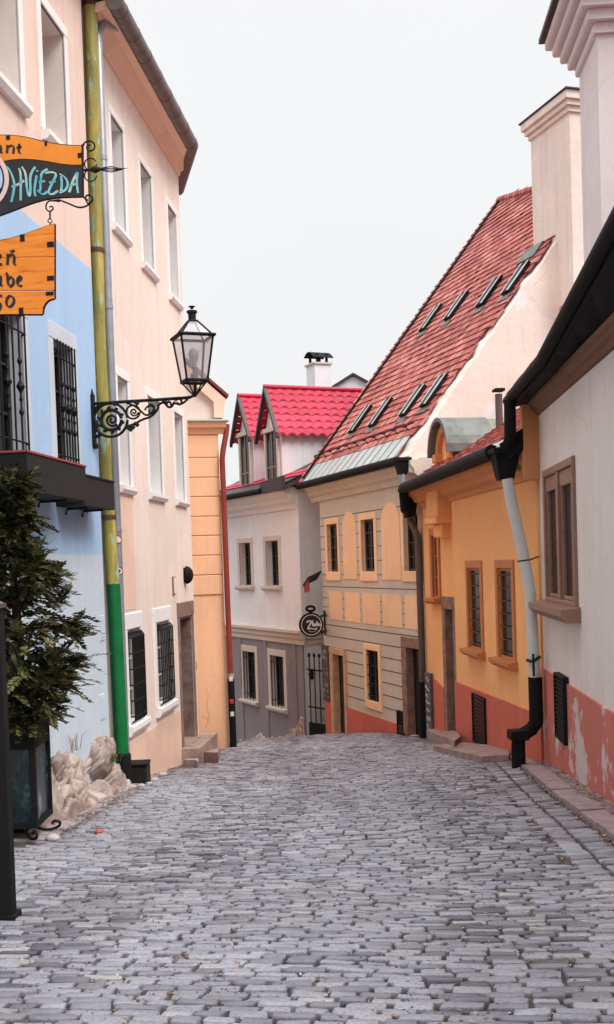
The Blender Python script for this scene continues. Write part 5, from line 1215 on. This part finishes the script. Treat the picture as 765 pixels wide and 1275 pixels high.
pl = [[(-7,325), (-3,318.5), (1.5,317), (2.5,320), (-3,325)], [(-3.5,325), (-2,330.5), (4,329.5)], [(10,317), (11.5,320), (10.5,330.5)], [(11,320), (17,317), (19.5,320), (18.5,329), (21.5,331)], [(13.5,312.5), (16,314.5), (19,312.2)],
      [(-7,345), (-6,355), (-2,357), (3,354)], [(1,344), (2.5,346), (2,355), (4.5,357.5)], [(9,340), (11,344), (11,354), (14.5,357.5)], [(11,349), (15.5,345), (18.5,349), (18,355), (13.5,358)], [(24,351), (28.5,347), (26.5,344), (22.5,349), (23.5,356), (29,357)],
      [(-8,368.5), (4,369)], [(-4,369.5), (-5,376), (1,376.5), (3,382), (-1,388), (-8,389)], [(13.5,368.5), (9,374), (10,381.5), (14.5,383), (19,377.5), (18.5,371), (13.5,368.5)]]
strokes(P, cv, pl, 2.6, .7, .017, .021).build('lettering', M['ink'], hb)

# ================================================================== wall lantern on its scrolled bracket
s_l, z_l = FB.S(115, 520); base = np.array(FB.P(s_l, z_l)); FLn = Fac(FB.P(s_l, 0, 0), np.array(FB.P(s_l, 0, 1.6))[:2]); P = FLn.P; cvl = lambda x, y: FLn.S(x, y)
ln = thing('wall_lantern', 'old black street lantern on a scrolled iron wall bracket', 'lantern', FB.P(s_l, z_l))
ppl = F/float(base[1])
mb = MB(); c0_ = cvl(113, 497); mb.box(P, -.0, .035, cvl(113, 556)[1], cvl(113, 492)[1], -.05, .05); mb.tube([P(.02, cvl(113, 494)[1], 0), P(.01, cvl(113, 484)[1], 0)], [.03, .004], 6); mb.build('wall_plate', M['iron'], ln)
mb = MB(); mb.tube([P(0, cvl(113, 503)[1], 0), P(*cvl(150, 500.5), 0), P(*cvl(200, 497.5), 0), P(*cvl(236, 495), 0), P(*cvl(243, 492), 0), P(*cvl(243.5, 476), 0)], .022, 8); mb.build('arm', M['iron'], ln, smooth=True)
mb = MB(); T = lambda L_, r=.017, **k: tubepx(L_, r, mb=mb, PP=P, C=cvl, **k)
T(spiral(138, 523, 21, 21, 0, 352, 24), .02); T(spiral(139, 523, 12.5, 12.5, 0, 350, 20), .024); T(spiral(140, 523, 8, 1.5, 40, 620, 30), .018)
for k in range(10): a = k*36; T([(138+13*math.cos(math.radians(a)), 523+13*math.sin(math.radians(a))), (138+17*math.cos(math.radians(a+14)), 523+17*math.sin(math.radians(a+14)))], .02)
T(spiral(166, 513, 8.5, 8.5, 0, 350, 16), .014); T(spiral(167, 513, 5.5, 1, 0, 540, 20), .012); T([(158,502), (166,504), (176,512), (182,518), (190,514), (193,506), (188,503), (184,507)], .015)
T([(150,540), (160,530), (168,528), (178,522), (186,520), (194,514), (198,506)], .016); T(spiral(188, 511, 7, 2, 180, 560, 20), .014)
T([(196,506), (203,500), (208,505), (212,508), (218,500)], .016); T(spiral(211, 503, 5, 1.5, 0, 400, 14), .016); T(spiral(223, 501, 5, 1.5, 200, 560, 14), .016); T([(216,502), (226,504), (234,497)], .015)
T([(116,512), (121,506), (132,502)], .02); T([(114,548), (120,552), (121,558), (116,556)], .024); T([(115,535), (118,545), (126,541)], .024); T([(115,520), (121,527), (118,538)], .03)
for x, y in ((142,501), (170,500), (165,530), (162,533), (170,527), (205,499)): T([(x-2.5,y), (x,y+1), (x+2.5,y+3)], .03)
mb.build('scrollwork', M['iron'], ln, smooth=True)
# lantern body: square, tapered, turned a little
lc = P(*cvl(242.5, 480), 0); th = math.radians(21); k_ = ppl
zz = lambda y: cvl(241, y)[1]
def sq(half, z, th=th): return [(lc[0]+half*(ca*math.cos(th)-cb*math.sin(th)), lc[1]+half*(ca*math.sin(th)+cb*math.cos(th)), z) for ca, cb in ((-1,-1), (1,-1), (1,1), (-1,1))]
hb_, ht_, hr_ = 13.0/k_, 20.0/k_, 5.0/k_
zb_, zt_, zr_, zc_ = zz(475), zz(420), zz(400), zz(386)
B, T_, RR = sq(hb_, zb_), sq(ht_, zt_), sq(hr_, zr_)
mb = MB()
for i in range(4):
    j = (i+1) % 4; mb.tube([B[i], T_[i]], .016, 6); mb.tube([B[i], B[j]], .024, 6); mb.tube([T_[i], T_[j]], .02, 6); mb.tube([T_[i], RR[i]], .013, 6); mb.tube([RR[i], RR[j]], .014, 6)
    mb.tube([sq(hb_, zb_)[i], (lc[0], lc[1], zz(494))], .011, 6)
E_ = sq(ht_*1.09, zt_-.03); E2 = sq(ht_*1.09, zt_+.005)
for i in range(4): j = (i+1) % 4; mb.tube([E2[i], E2[j]], .02, 6)
mb.build('lantern_frame', M['iron'], ln)
t = NT('lantern_glass'); tr = t.n('ShaderNodeBsdfTransparent'); tr.inputs[0].default_value = (.94,.92,.92,1); gl = t.n('ShaderNodeBsdfGlossy'); gl.inputs['Roughness'].default_value = .12; ms = t.n('ShaderNodeMixShader'); ms.inputs[0].default_value = .16
df = t.n('ShaderNodeBsdfTranslucent'); df.inputs[0].default_value = (.9,.88,.88,1); m3_ = t.n('ShaderNodeMixShader'); m3_.inputs[0].default_value = .3; t.l(tr.outputs[0], m3_.inputs[1]); t.l(df.outputs[0], m3_.inputs[2]); t.l(m3_.outputs[0], ms.inputs[1]); t.l(gl.outputs[0], ms.inputs[2]); t.t.links.new(ms.outputs[0], t.out.inputs[0]); M['lglass'] = t.mat
for i in range(4):
    j = (i+1) % 4
    MB().poly([B[i], B[j], T_[j], T_[i]]).build('glass_pane', M['lglass'], ln)
    MB().poly([T_[i], T_[j], RR[j], RR[i]]).build('roof_pane', M['lglass'], ln)
mb = MB(); mb.lathe((lc[0], lc[1], zr_-.01), [(.052, 0), (.052, zc_-zr_-.03), (.07, zc_-zr_-.03), (.07, zc_-zr_), (.03, zc_-zr_+.01)], 14); mb.lathe((lc[0], lc[1], zc_+.015), [(.02, 0), (.02, .02), (.045, .025), (.045, .035), (.01, .045)], 12); mb.build('vent_cap', M['iron'], ln, smooth=True)
mb = MB(); mb.lathe((lc[0], lc[1], zb_), [(.05, 0), (.05, .1), (.02, .11), (.02, .2)], 12); mb.build('lamp_holder', plain('grey_ceramic', (130,126,126), .5), ln, smooth=True)
mb = MB(); mb.lathe((lc[0], lc[1], zb_+.19), [(.03, 0), (.035, .03), (.062, .12), (.068, .17), (.05, .23), (.01, .25)], 14); mb.build('bulb', plain('frosted_bulb', (196,188,184), .3, 0, .05), ln, smooth=True)

# ================================================================== planter, shrub and post, near left
gl_ = gz(-2.9, 11.3); PX0, PX1, PY0, PY1 = -3.2, float(at(42, 980, 11.0)[0]), 11.0, 11.62; zb_ = float(at(42, 1031, 11.0)[2]); zt_ = float(at(42, 905, 11.0)[2])
pl = thing('metal_planter', 'tall dark planter with glazed painted panels on curled iron feet', 'planter', ((PX0+PX1)/2, (PY0+PY1)/2, gl_))
W = lambda x, y, z: (x, y, z)
mb = MB(); tp = .05
for (x, y) in ((PX0, PY0), (PX1, PY0), (PX0, PY1), (PX1, PY1)): mb.box(W, x-.03, x+.03, y-.03, y+.03, zb_, zt_)
for z in (zb_+.0, zt_-.22):
    h_ = .06 if z == zb_ else .22
    mb.box(W, PX0+.03, PX1-.03, PY0-.027, PY0+.02, z, z+h_); mb.box(W, PX0+.03, PX1-.03, PY1-.02, PY1+.027, z, z+h_); mb.box(W, PX0-.027, PX0+.02, PY0+.03, PY1-.03, z, z+h_); mb.box(W, PX1-.02, PX1+.027, PY0+.03, PY1-.03, z, z+h_)
mb.box(W, PX0+.02, PX1-.02, PY0+.02, PY1-.02, zb_+.01, zb_+.05)
mb.build('frame', M['black'], pl)
t = NT('glazed_panel'); n1 = t.noise(3.2, 8, .75, t.pos((1.4,1.4,.7))); c = t.ramp(n1, [(.36, lin((12,20,24))), (.52, lin((22,40,46))), (.6, lin((52,76,84))), (.65, lin((128,146,152))), (.69, lin((28,46,52)))])
M['glaze'] = t.fin(c, .25, t.bump(n1, .2, .01))
for b in ((PX0+.03, PX1-.03, PY0-.004, PY0+.01), (PX0+.03, PX1-.03, PY1-.01, PY1+.004), (PX0-.004, PX0+.01, PY0+.03, PY1-.03), (PX1-.01, PX1+.004, PY0+.03, PY1-.03)): 
    m = MB(); m.box(W, *b, zb_+.06, zt_-.22); pp_ = m.build('painted_panel', M['glaze'], pl); continue
    m = MB(); rr_ = random.Random(int(b[0]*100)); alongx = abs(b[1]-b[0]) > .1
    for i in range(0):
        u = rr_.uniform(.25, .75); v = rr_.uniform(.25, .6); path = []
        for k in range(4): path.append((u+rr_.uniform(-.22, .22), v+k*.09))
        m.tube([((b[0]+(b[1]-b[0])*a if alongx else (b[1] if b[1] > -2.9 else b[0])), ((b[2] if b[2] < 11.3 else b[3]) if alongx else b[2]+(b[3]-b[2])*a), zb_+.06+(zt_-.28-zb_)*c_) for a, c_ in path], .007, 5)
    m.build('painted_lines', M['flash'], pp_)
MB().box(W, PX0+.02, PX1-.02, PY0+.02, PY1-.02, zt_-.12, zt_-.08).build('soil', M['dirt'], pl)
for x, y, dx, dy in ((PX0+.06, PY0, -.1, -.12), (PX1-.06, PY0, .1, -.12), (PX0+.06, PY1, -.1, .12), (PX1-.06, PY1-.04, .16, .02)):
    g_ = gz(x, y)+.012; h_ = zb_-g_
    path = [(x, y, zb_+.01), (x-dx*.5, y-dy*.5, g_+h_*.6), (x-dx*.4, y-dy*.4, g_+.03), (x+dx*.3, y+dy*.3, g_), (x+dx, y+dy, g_+.03), (x+dx*1.1, y+dy*1.1, g_+.08), (x+dx*.7, y+dy*.7, g_+.1), (x+dx*.55, y+dy*.55, g_+.065)]
    pts = [np.array(p) for p in path]
    for _ in range(2): pts = [pts[0]]+[v for a, b in zip(pts[:-1], pts[1:]) for v in (a*.75+b*.25, a*.25+b*.75)]+[pts[-1]]
    mb = MB(); mb.tube(pts, .016, 6); mb.build('curled_foot', M['iron'], pl, smooth=True)
# conifer
tx0, ty0 = -2.93, 11.3; tz0 = zt_-.1
tr_ = thing('conifer_shrub', 'bushy dark green conifer growing in the dark planter', 'shrub', (tx0, ty0, tz0))
M['bark'] = plain('bark', (74,58,48), .9, 0, .4, 14, .6)
M['leaf'] = isl('conifer_leaves', [(0, lin((36,40,26))), (.3, lin((64,68,38))), (.6, lin((98,100,54))), (.85, lin((136,130,70))), (1, lin((150,110,66)))], .65, .1, 20, .5, spec=.3, tint=lin((24,32,22)))
HT = 2.75; rt = random.Random(21)
def rad(u):   # crown radius by height fraction
    return float(np.interp(u, [0, .1, .2, .29, .36, .45, .53, .62, .7, .82, .94, 1], [.34, .48, .55, .72, .66, .54, .42, .33, .27, .18, .09, .03]))
mb = MB(); mb.tube([(tx0, ty0, tz0), (tx0+.02, ty0, tz0+.8), (tx0-.02, ty0+.02, tz0+1.8), (tx0, ty0, tz0+HT*.97)], [.06, .05, .035, .008], 8)
limbs = []
for i in range(150):
    u = rt.uniform(.03, .97); az = rt.uniform(0, 6.283); r_ = rad(u)*rt.uniform(.6, 1.08); z = tz0+u*HT
    tip = np.array([tx0+r_*math.cos(az), ty0+r_*math.sin(az), z+.02-.1*r_+rt.uniform(-.1, .1)]); root = np.array([tx0, ty0, z-.12*(1-u)-.05])
    midp = root*.5+tip*.5+np.array([0, 0, .07]); limbs.append((root, midp, tip)); mb.tube([root, midp, tip], [.014, .01, .004], 5)
mb.build('trunk', M['bark'], tr_, smooth=True)
vs = []; fs = []
def leafq(c, d, up, L_, w_):
    side = np.cross(d, up); side /= np.linalg.norm(side)+1e-9; k = len(vs)
    vs.extend([c, c+d*L_*.5+side*w_, c+d*L_, c+d*L_*.5-side*w_]); fs.append((k, k+1, k+2, k+3))
def spray(c, d, L_):
    """flat fan of scale leaves along a drooping twig"""
    up = np.array([rt.gauss(0, .4), rt.gauss(0, .4), 1.]); d = d/np.linalg.norm(d); n = 9
    side = np.cross(d, up); side /= np.linalg.norm(side); up = np.cross(side, d)
    for k in range(n):
        p = c+d*L_*k/n+np.array([0, 0, -.25*L_*(k/n)**2])
        l = L_*.42*(1-.6*k/n)
        for sg in (-1, 1):
            dd = d*.75+side*sg*rt.uniform(.45, .8)+up*rt.uniform(-.2, .2); dd /= np.linalg.norm(dd); leafq(p, dd, up, l*rt.uniform(.8, 1.2), .014+.006*rt.random())
    leafq(c+d*L_*.9+np.array([0, 0, -.2*L_]), d, up, L_*.3, .012)
for root, midp, tip in limbs:
    for k in range(17):
        t_ = rt.uniform(.3, 1.02); p = (root*(1-t_)**2+2*midp*t_*(1-t_)+tip*t_*t_)+np.array([rt.gauss(0, .05), rt.gauss(0, .05), rt.gauss(0, .05)])
        out_ = tip-root; out_[2] *= .3; out_ /= np.linalg.norm(out_)+1e-9
        d = out_+np.array([rt.gauss(0, .5), rt.gauss(0, .5), rt.gauss(.05, .35)])
        spray(p, d, rt.uniform(.13, .27))
m = MB(); m.v = [tuple(v) for v in vs]; m.f = fs; m.m = [0]*len(fs)
off_ = Vector((tx0, ty0, tz0)); me = bpy.data.meshes.new('crown'); me.from_pydata([Vector(v)-off_ for v in m.v], [], m.f); me.materials.append(M['leaf']); o_ = bpy.data.objects.new('crown', me); COL.objects.link(o_); o_.parent = tr_
# dark post
xp, yp = float(at(8, 1140, 7.25)[0]), 7.25; zp = gz(xp, yp); ztp = float(at(4, 757, 7.25)[2])
po = thing('metal_post', 'thick black square post standing on the setts at the near left edge', 'post', (xp, yp, zp))
Wp = lambda x, y, z: (xp+x, yp+y, zp+z)
mb = MB(); mb.box(Wp, -.055, .055, -.055, .055, -.1, ztp-zp); mb.build('shaft', M['black'], po)
mb = MB(); mb.box(Wp, -.07, .07, -.07, .07, ztp-zp+.002, ztp-zp+.03); mb.add([Wp(-.06, -.06, ztp-zp+.03), Wp(.06, -.06, ztp-zp+.03), Wp(.06, .06, ztp-zp+.03), Wp(-.06, .06, ztp-zp+.03), Wp(0, 0, ztp-zp+.07)], [(0,1,4), (1,2,4), (2,3,4), (3,0,4)]); mb.build('post_cap', M['brown_pipe'], po)
mb = MB(); mb.box(Wp, -.08, .08, -.08, .08, -.1, .03); mb.build('base_plate', M['black'], po)

# ================================================================== rock outcrop and dark block at the pole's foot
tops = [(30, 918), (58, 922), (70, 934), (84, 927), (97, 938), (108, 936), (118, 918), (128, 921), (143, 926), (153, 938), (160, 962)]
TS = [FB.S(*q) for q in tops]
def ztop(s): return float(np.interp(s, [q[0] for q in TS], [q[1] for q in TS]))
foot = [gpx(*q)[:2] for q in ((30, 1040), (66, 1030), (100, 1013), (130, 997), (150, 984), (160, 977))]
fs_ = [float((p-FB.A)@FB.e) for p in foot]; fo_ = [float((p-FB.A)@FB.n) for p in foot]
NU, NVv = 210, 90; vs = []
u_lo, u_hi = fs_[0], 12.98
def vor(p): 
    d, pts = mnoise.voronoi(p); return d[0], d[1], pts[0]
for i in range(NU+1):
    s = u_lo+(u_hi-u_lo)*i/NU; of = max(.32, float(np.interp(s, fs_, fo_))); zt = ztop(s)
    for j in range(NVv+1):
        v = j/NVv; x, y, _ = FB.P(s, 0, of*(1-v)-.03*v); g = gz(x, y)
        ph = .35+.25*mnoise.noise(Vector((s*1.3, 3.7, 0)))
        pr = min(1, v/(.5+.3*ph))**.62
        z = g-.06+(max(zt, g+.1)-g+.06)*pr
        p = Vector((x, y, z)); q = Vector((x*1.9+z*.7, y*1.3-z*.5, z*2.0+x*.4))
        d0, d1, c0 = vor(q); cell = mnoise.cell(c0*3.1); cell2 = mnoise.cell(c0*5.7+Vector((9, 2, 4)))
        edge = max(0, 1-(d1-d0)*7)
        q2 = q*2.7; e0, e1, _c = vor(q2); edge2 = max(0, 1-(e1-e0)*8)
        amp = min(1, v*5)*min(1, (1-v)*6+.15)
        tilt = (q-c0).dot(Vector((cell-.5, cell2-.5, .3)))
        dz = (cell-.5)*.13+tilt*.15-edge*.12-edge2*.035+.05*mnoise.fractal(p*3.2, 1, 2, 4)
        out_ = np.array([FB.n[0], FB.n[1]])*dz*amp*(1-v*.6)
        vs.append((x+out_[0], y+out_[1], z+dz*amp*.55))
fs = [(i*(NVv+1)+j, (i+1)*(NVv+1)+j, (i+1)*(NVv+1)+j+1, i*(NVv+1)+j+1) for i in range(NU) for j in range(NVv)]
m2 = bpy.data.meshes.new('rock_outcrop'); m2.from_pydata(vs, [], fs); m2.update()
t = NT('bedrock'); b1 = t.noise(1.7, 8, .7, t.pos()); c = t.ramp(b1, [(.32, lin((88,78,74))), (.45, lin((150,130,122))), (.56, lin((190,172,162))), (.75, lin((212,196,186)))])
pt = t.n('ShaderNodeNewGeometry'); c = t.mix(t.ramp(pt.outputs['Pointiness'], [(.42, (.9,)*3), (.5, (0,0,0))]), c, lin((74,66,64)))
c = t.mix(t.ramp(t.noise(3.4, 6, .7, t.pos()), [(.62, (0,0,0)), (.7, (.6,)*3)]), c, lin((196,150,124)))
M['rock'] = t.fin(c, .9, t.bump(t.noise(24, 7, .75, t.pos()), .9, .02))
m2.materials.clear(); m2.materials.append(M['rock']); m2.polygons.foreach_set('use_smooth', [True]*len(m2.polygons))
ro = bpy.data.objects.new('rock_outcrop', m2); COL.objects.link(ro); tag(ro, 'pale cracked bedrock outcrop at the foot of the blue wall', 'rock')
# moss and dry weeds on it
mb = MB(); rw = random.Random(4)
cw = at(133, 944, 14.75)
def weeds(name, c, n, h, spread, m, lab, cat):
    mb = MB()
    for i in range(n):
        x, y = c[0]+rw.gauss(0, spread), c[1]+rw.gauss(0, spread*.6); a = rw.uniform(0, 6.28); b = h*rw.uniform(.5, 1.1); q = np.array([math.cos(a), math.sin(a), 0]); w_ = .006
        p0 = np.array([x, y, c[2]-.05]); sd = np.array([-q[1], q[0], 0])*w_; p1 = p0+np.array([0, 0, b*.6])+q*b*.2; p2_ = p0+np.array([0, 0, b*.9])+q*b*.6
        mb.add([p0-sd, p0+sd, p1+sd*.8, p1-sd*.8, p2_], [(0,1,2,3), (3,2,4)])
    return tag(mb.build(name, m), lab, cat)
weeds('moss_tuft', cw, 160, .16, .07, isl('moss', [(0, lin((70,92,34))), (1, lin((120,136,50)))], .8), 'small green tuft growing in a cleft of the rock outcrop', 'plant')
weeds('dry_weed', at(76, 930, 13.9), 90, .28, .12, isl('dry_weed', [(0, lin((150,128,104))), (1, lin((196,176,150)))], .8), 'dry straw coloured weed on the left top of the rock', 'plant')
weeds('dark_weed', at(104, 932, 14.8), 70, .2, .09, isl('dark_weed', [(0, lin((70,62,56))), (1, lin((110,98,84)))], .8), 'grey brown withered weed behind the rock against the wall', 'plant')
c = gpx(171, 975); gzb = gz(c[0], c[1]); hb_ = float(at(171, 949, c[1])[2])
bb = thing('dark_block', 'low dark box standing beside the green foot of the drainpipe', 'box', (c[0], c[1], gzb)); Wb = lambda x, y, z: (c[0]+x, c[1]+y, z)
MB().bev(lambda a, b, o: Wb(a, -o, b), -.17, .17, gzb-.1, hb_-.03, -.2, .16, .02).build('body', M['box_black'], bb); mb = MB(); mb.box(lambda a, b, o: Wb(a, -o, b), -.18, .18, hb_-.028, hb_, -.21, .175); mb.build('lid', M['black'], bb)
# loose pieces on the ground
M['pebble'] = isl('pebbles', [(0, lin((120,104,98))), (1, lin((214,204,200)))], .85, .4)
def pebble(px, py, r_, m, nm, lab, cat, grp=None):
    p = gpx(px, py); tmp = bmesh.new(); bmesh.ops.create_icosphere(tmp, subdivisions=2, radius=1)
    for v in tmp.verts: v.co *= 1+.35*mnoise.noise(v.co*1.4+Vector((px, py, 0))); v.co = Vector((v.co.x*r_, v.co.y*r_, v.co.z*r_*.55))
    me = bpy.data.meshes.new(nm); tmp.to_mesh(me); tmp.free(); me.materials.append(m); me.polygons.foreach_set('use_smooth', [True]*len(me.polygons)); o = bpy.data.objects.new(nm, me); COL.objects.link(o); o.location = (p[0], p[1], p[2]+r_*.3); tag(o, lab, cat, grp)
rg_ = random.Random(11)
for px, py, r_, lab in ((166, 981, .05, 'pale pebble at the left front foot of the dark box'), (176, 980, .06, 'largest pale pebble before the dark box'), (186, 977, .05, 'pale pebble at the right foot of the dark box'), (192, 973, .07, 'brown grey rubble stone by the salmon wall base'), (203, 966, .07, 'brown stone chip farther along the salmon wall base'), (66, 1046, .07, 'pinkish stone by the curled foot of the planter')):
    pebble(px, py, r_, M['pebble'], 'pebble', lab, 'pebble', 'loose stones along the left wall')
pebble(157, 968, .06, plain('red_scrap', (196,66,48), .6), 'red_scrap', 'bright red scrap between rock and dark box', 'litter')
pebble(123, 1037, .045, plain('red_leaf', (196,84,66), .6), 'red_leaf', 'small red leaf lying on the grey setts', 'leaf')
# ------------------------------------------------------------------ camera, light, sky
cd = bpy.data.cameras.new('camera'); co = bpy.data.objects.new('camera', cd); COL.objects.link(co)
cd.sensor_fit = 'VERTICAL'; cd.sensor_height = 36; cd.sensor_width = 36*.6; cd.lens = 36*F/1275.; cd.shift_y = (PY-637.5)/1275.
cd.clip_start = .05; cd.clip_end = 5000
from mathutils import Matrix
mw = Matrix.Identity(4)
for i in range(3): mw[i][0] = RT[i]; mw[i][1] = UP[i]; mw[i][2] = -fw[i]; mw[i][3] = CAM[i]
co.matrix_world = mw; SC.camera = co
SUN = Vector((.62, -.5, .95)).normalized()
sl = bpy.data.lights.new('sun', 'SUN'); sl.energy = 1.5; sl.angle = math.radians(28); sl.color = (1, .965, .92)
so = bpy.data.objects.new('sun', sl); COL.objects.link(so); so.rotation_euler = (-SUN).to_track_quat('-Z', 'Y').to_euler(); so.location = (6, -6, 20)
w = bpy.data.worlds.new('World'); SC.world = w; w.use_nodes = True; nt = w.node_tree; nt.nodes.clear()
out = nt.nodes.new('ShaderNodeOutputWorld'); bg = nt.nodes.new('ShaderNodeBackground'); nt.links.new(bg.outputs[0], out.inputs[0])
sky = nt.nodes.new('ShaderNodeTexSky'); sky.sky_type = 'NISHITA'; sky.sun_disc = False
sky.sun_elevation = math.asin(SUN.z); sky.sun_rotation = math.atan2(SUN.x, SUN.y); sky.dust_density = 4
tc = nt.nodes.new('ShaderNodeTexCoord'); sp = nt.nodes.new('ShaderNodeSeparateXYZ'); nt.links.new(tc.outputs['Generated'], sp.inputs[0])
cr = nt.nodes.new('ShaderNodeValToRGB'); nt.links.new(sp.outputs[2], cr.inputs[0])
# an overcast dome: several times brighter overhead than near the horizon
e = cr.color_ramp.elements; e[0].position = 0.0; e[0].color = (5.75, 5.76, 5.8, 1); e[1].position = .5; e[1].color = (6.0, 6.01, 6.05, 1)
x = e.new(1.0); x.color = (22, 22.1, 22.6, 1); 
nz = nt.nodes.new('ShaderNodeTexNoise'); nz.inputs['Scale'].default_value = 2.2; nz.inputs['Detail'].default_value = 5; nt.links.new(tc.outputs['Generated'], nz.inputs['Vector'])
mr = nt.nodes.new('ShaderNodeMapRange'); mr.inputs[1].default_value = .3; mr.inputs[2].default_value = .7; mr.inputs[3].default_value = .97; mr.inputs[4].default_value = 1.03; nt.links.new(nz.outputs['Fac'], mr.inputs[0])
mm = nt.nodes.new('ShaderNodeMix'); mm.data_type = 'RGBA'; mm.blend_type = 'MIX'; mm.inputs[0].default_value = .06
nt.links.new(cr.outputs[0], mm.inputs[6]); nt.links.new(sky.outputs[0], mm.inputs[7])
m2 = nt.nodes.new('ShaderNodeMix'); m2.data_type = 'RGBA'; m2.blend_type = 'MULTIPLY'; m2.inputs[0].default_value = 1.0
nt.links.new(mm.outputs[2], m2.inputs[6]); nt.links.new(mr.outputs[0], m2.inputs[7])
nt.links.new(m2.outputs[2], bg.inputs[0]); bg.inputs[1].default_value = .1
vs = SC.view_settings; vs.view_transform = 'Standard'; vs.look = 'None'; vs.gamma = 1; vs.exposure = .7
SC.cycles.max_bounces = 8; SC.cycles.diffuse_bounces = 5; SC.cycles.transparent_max_bounces = 12
try: SC.cycles.use_denoising = True
except Exception: pass
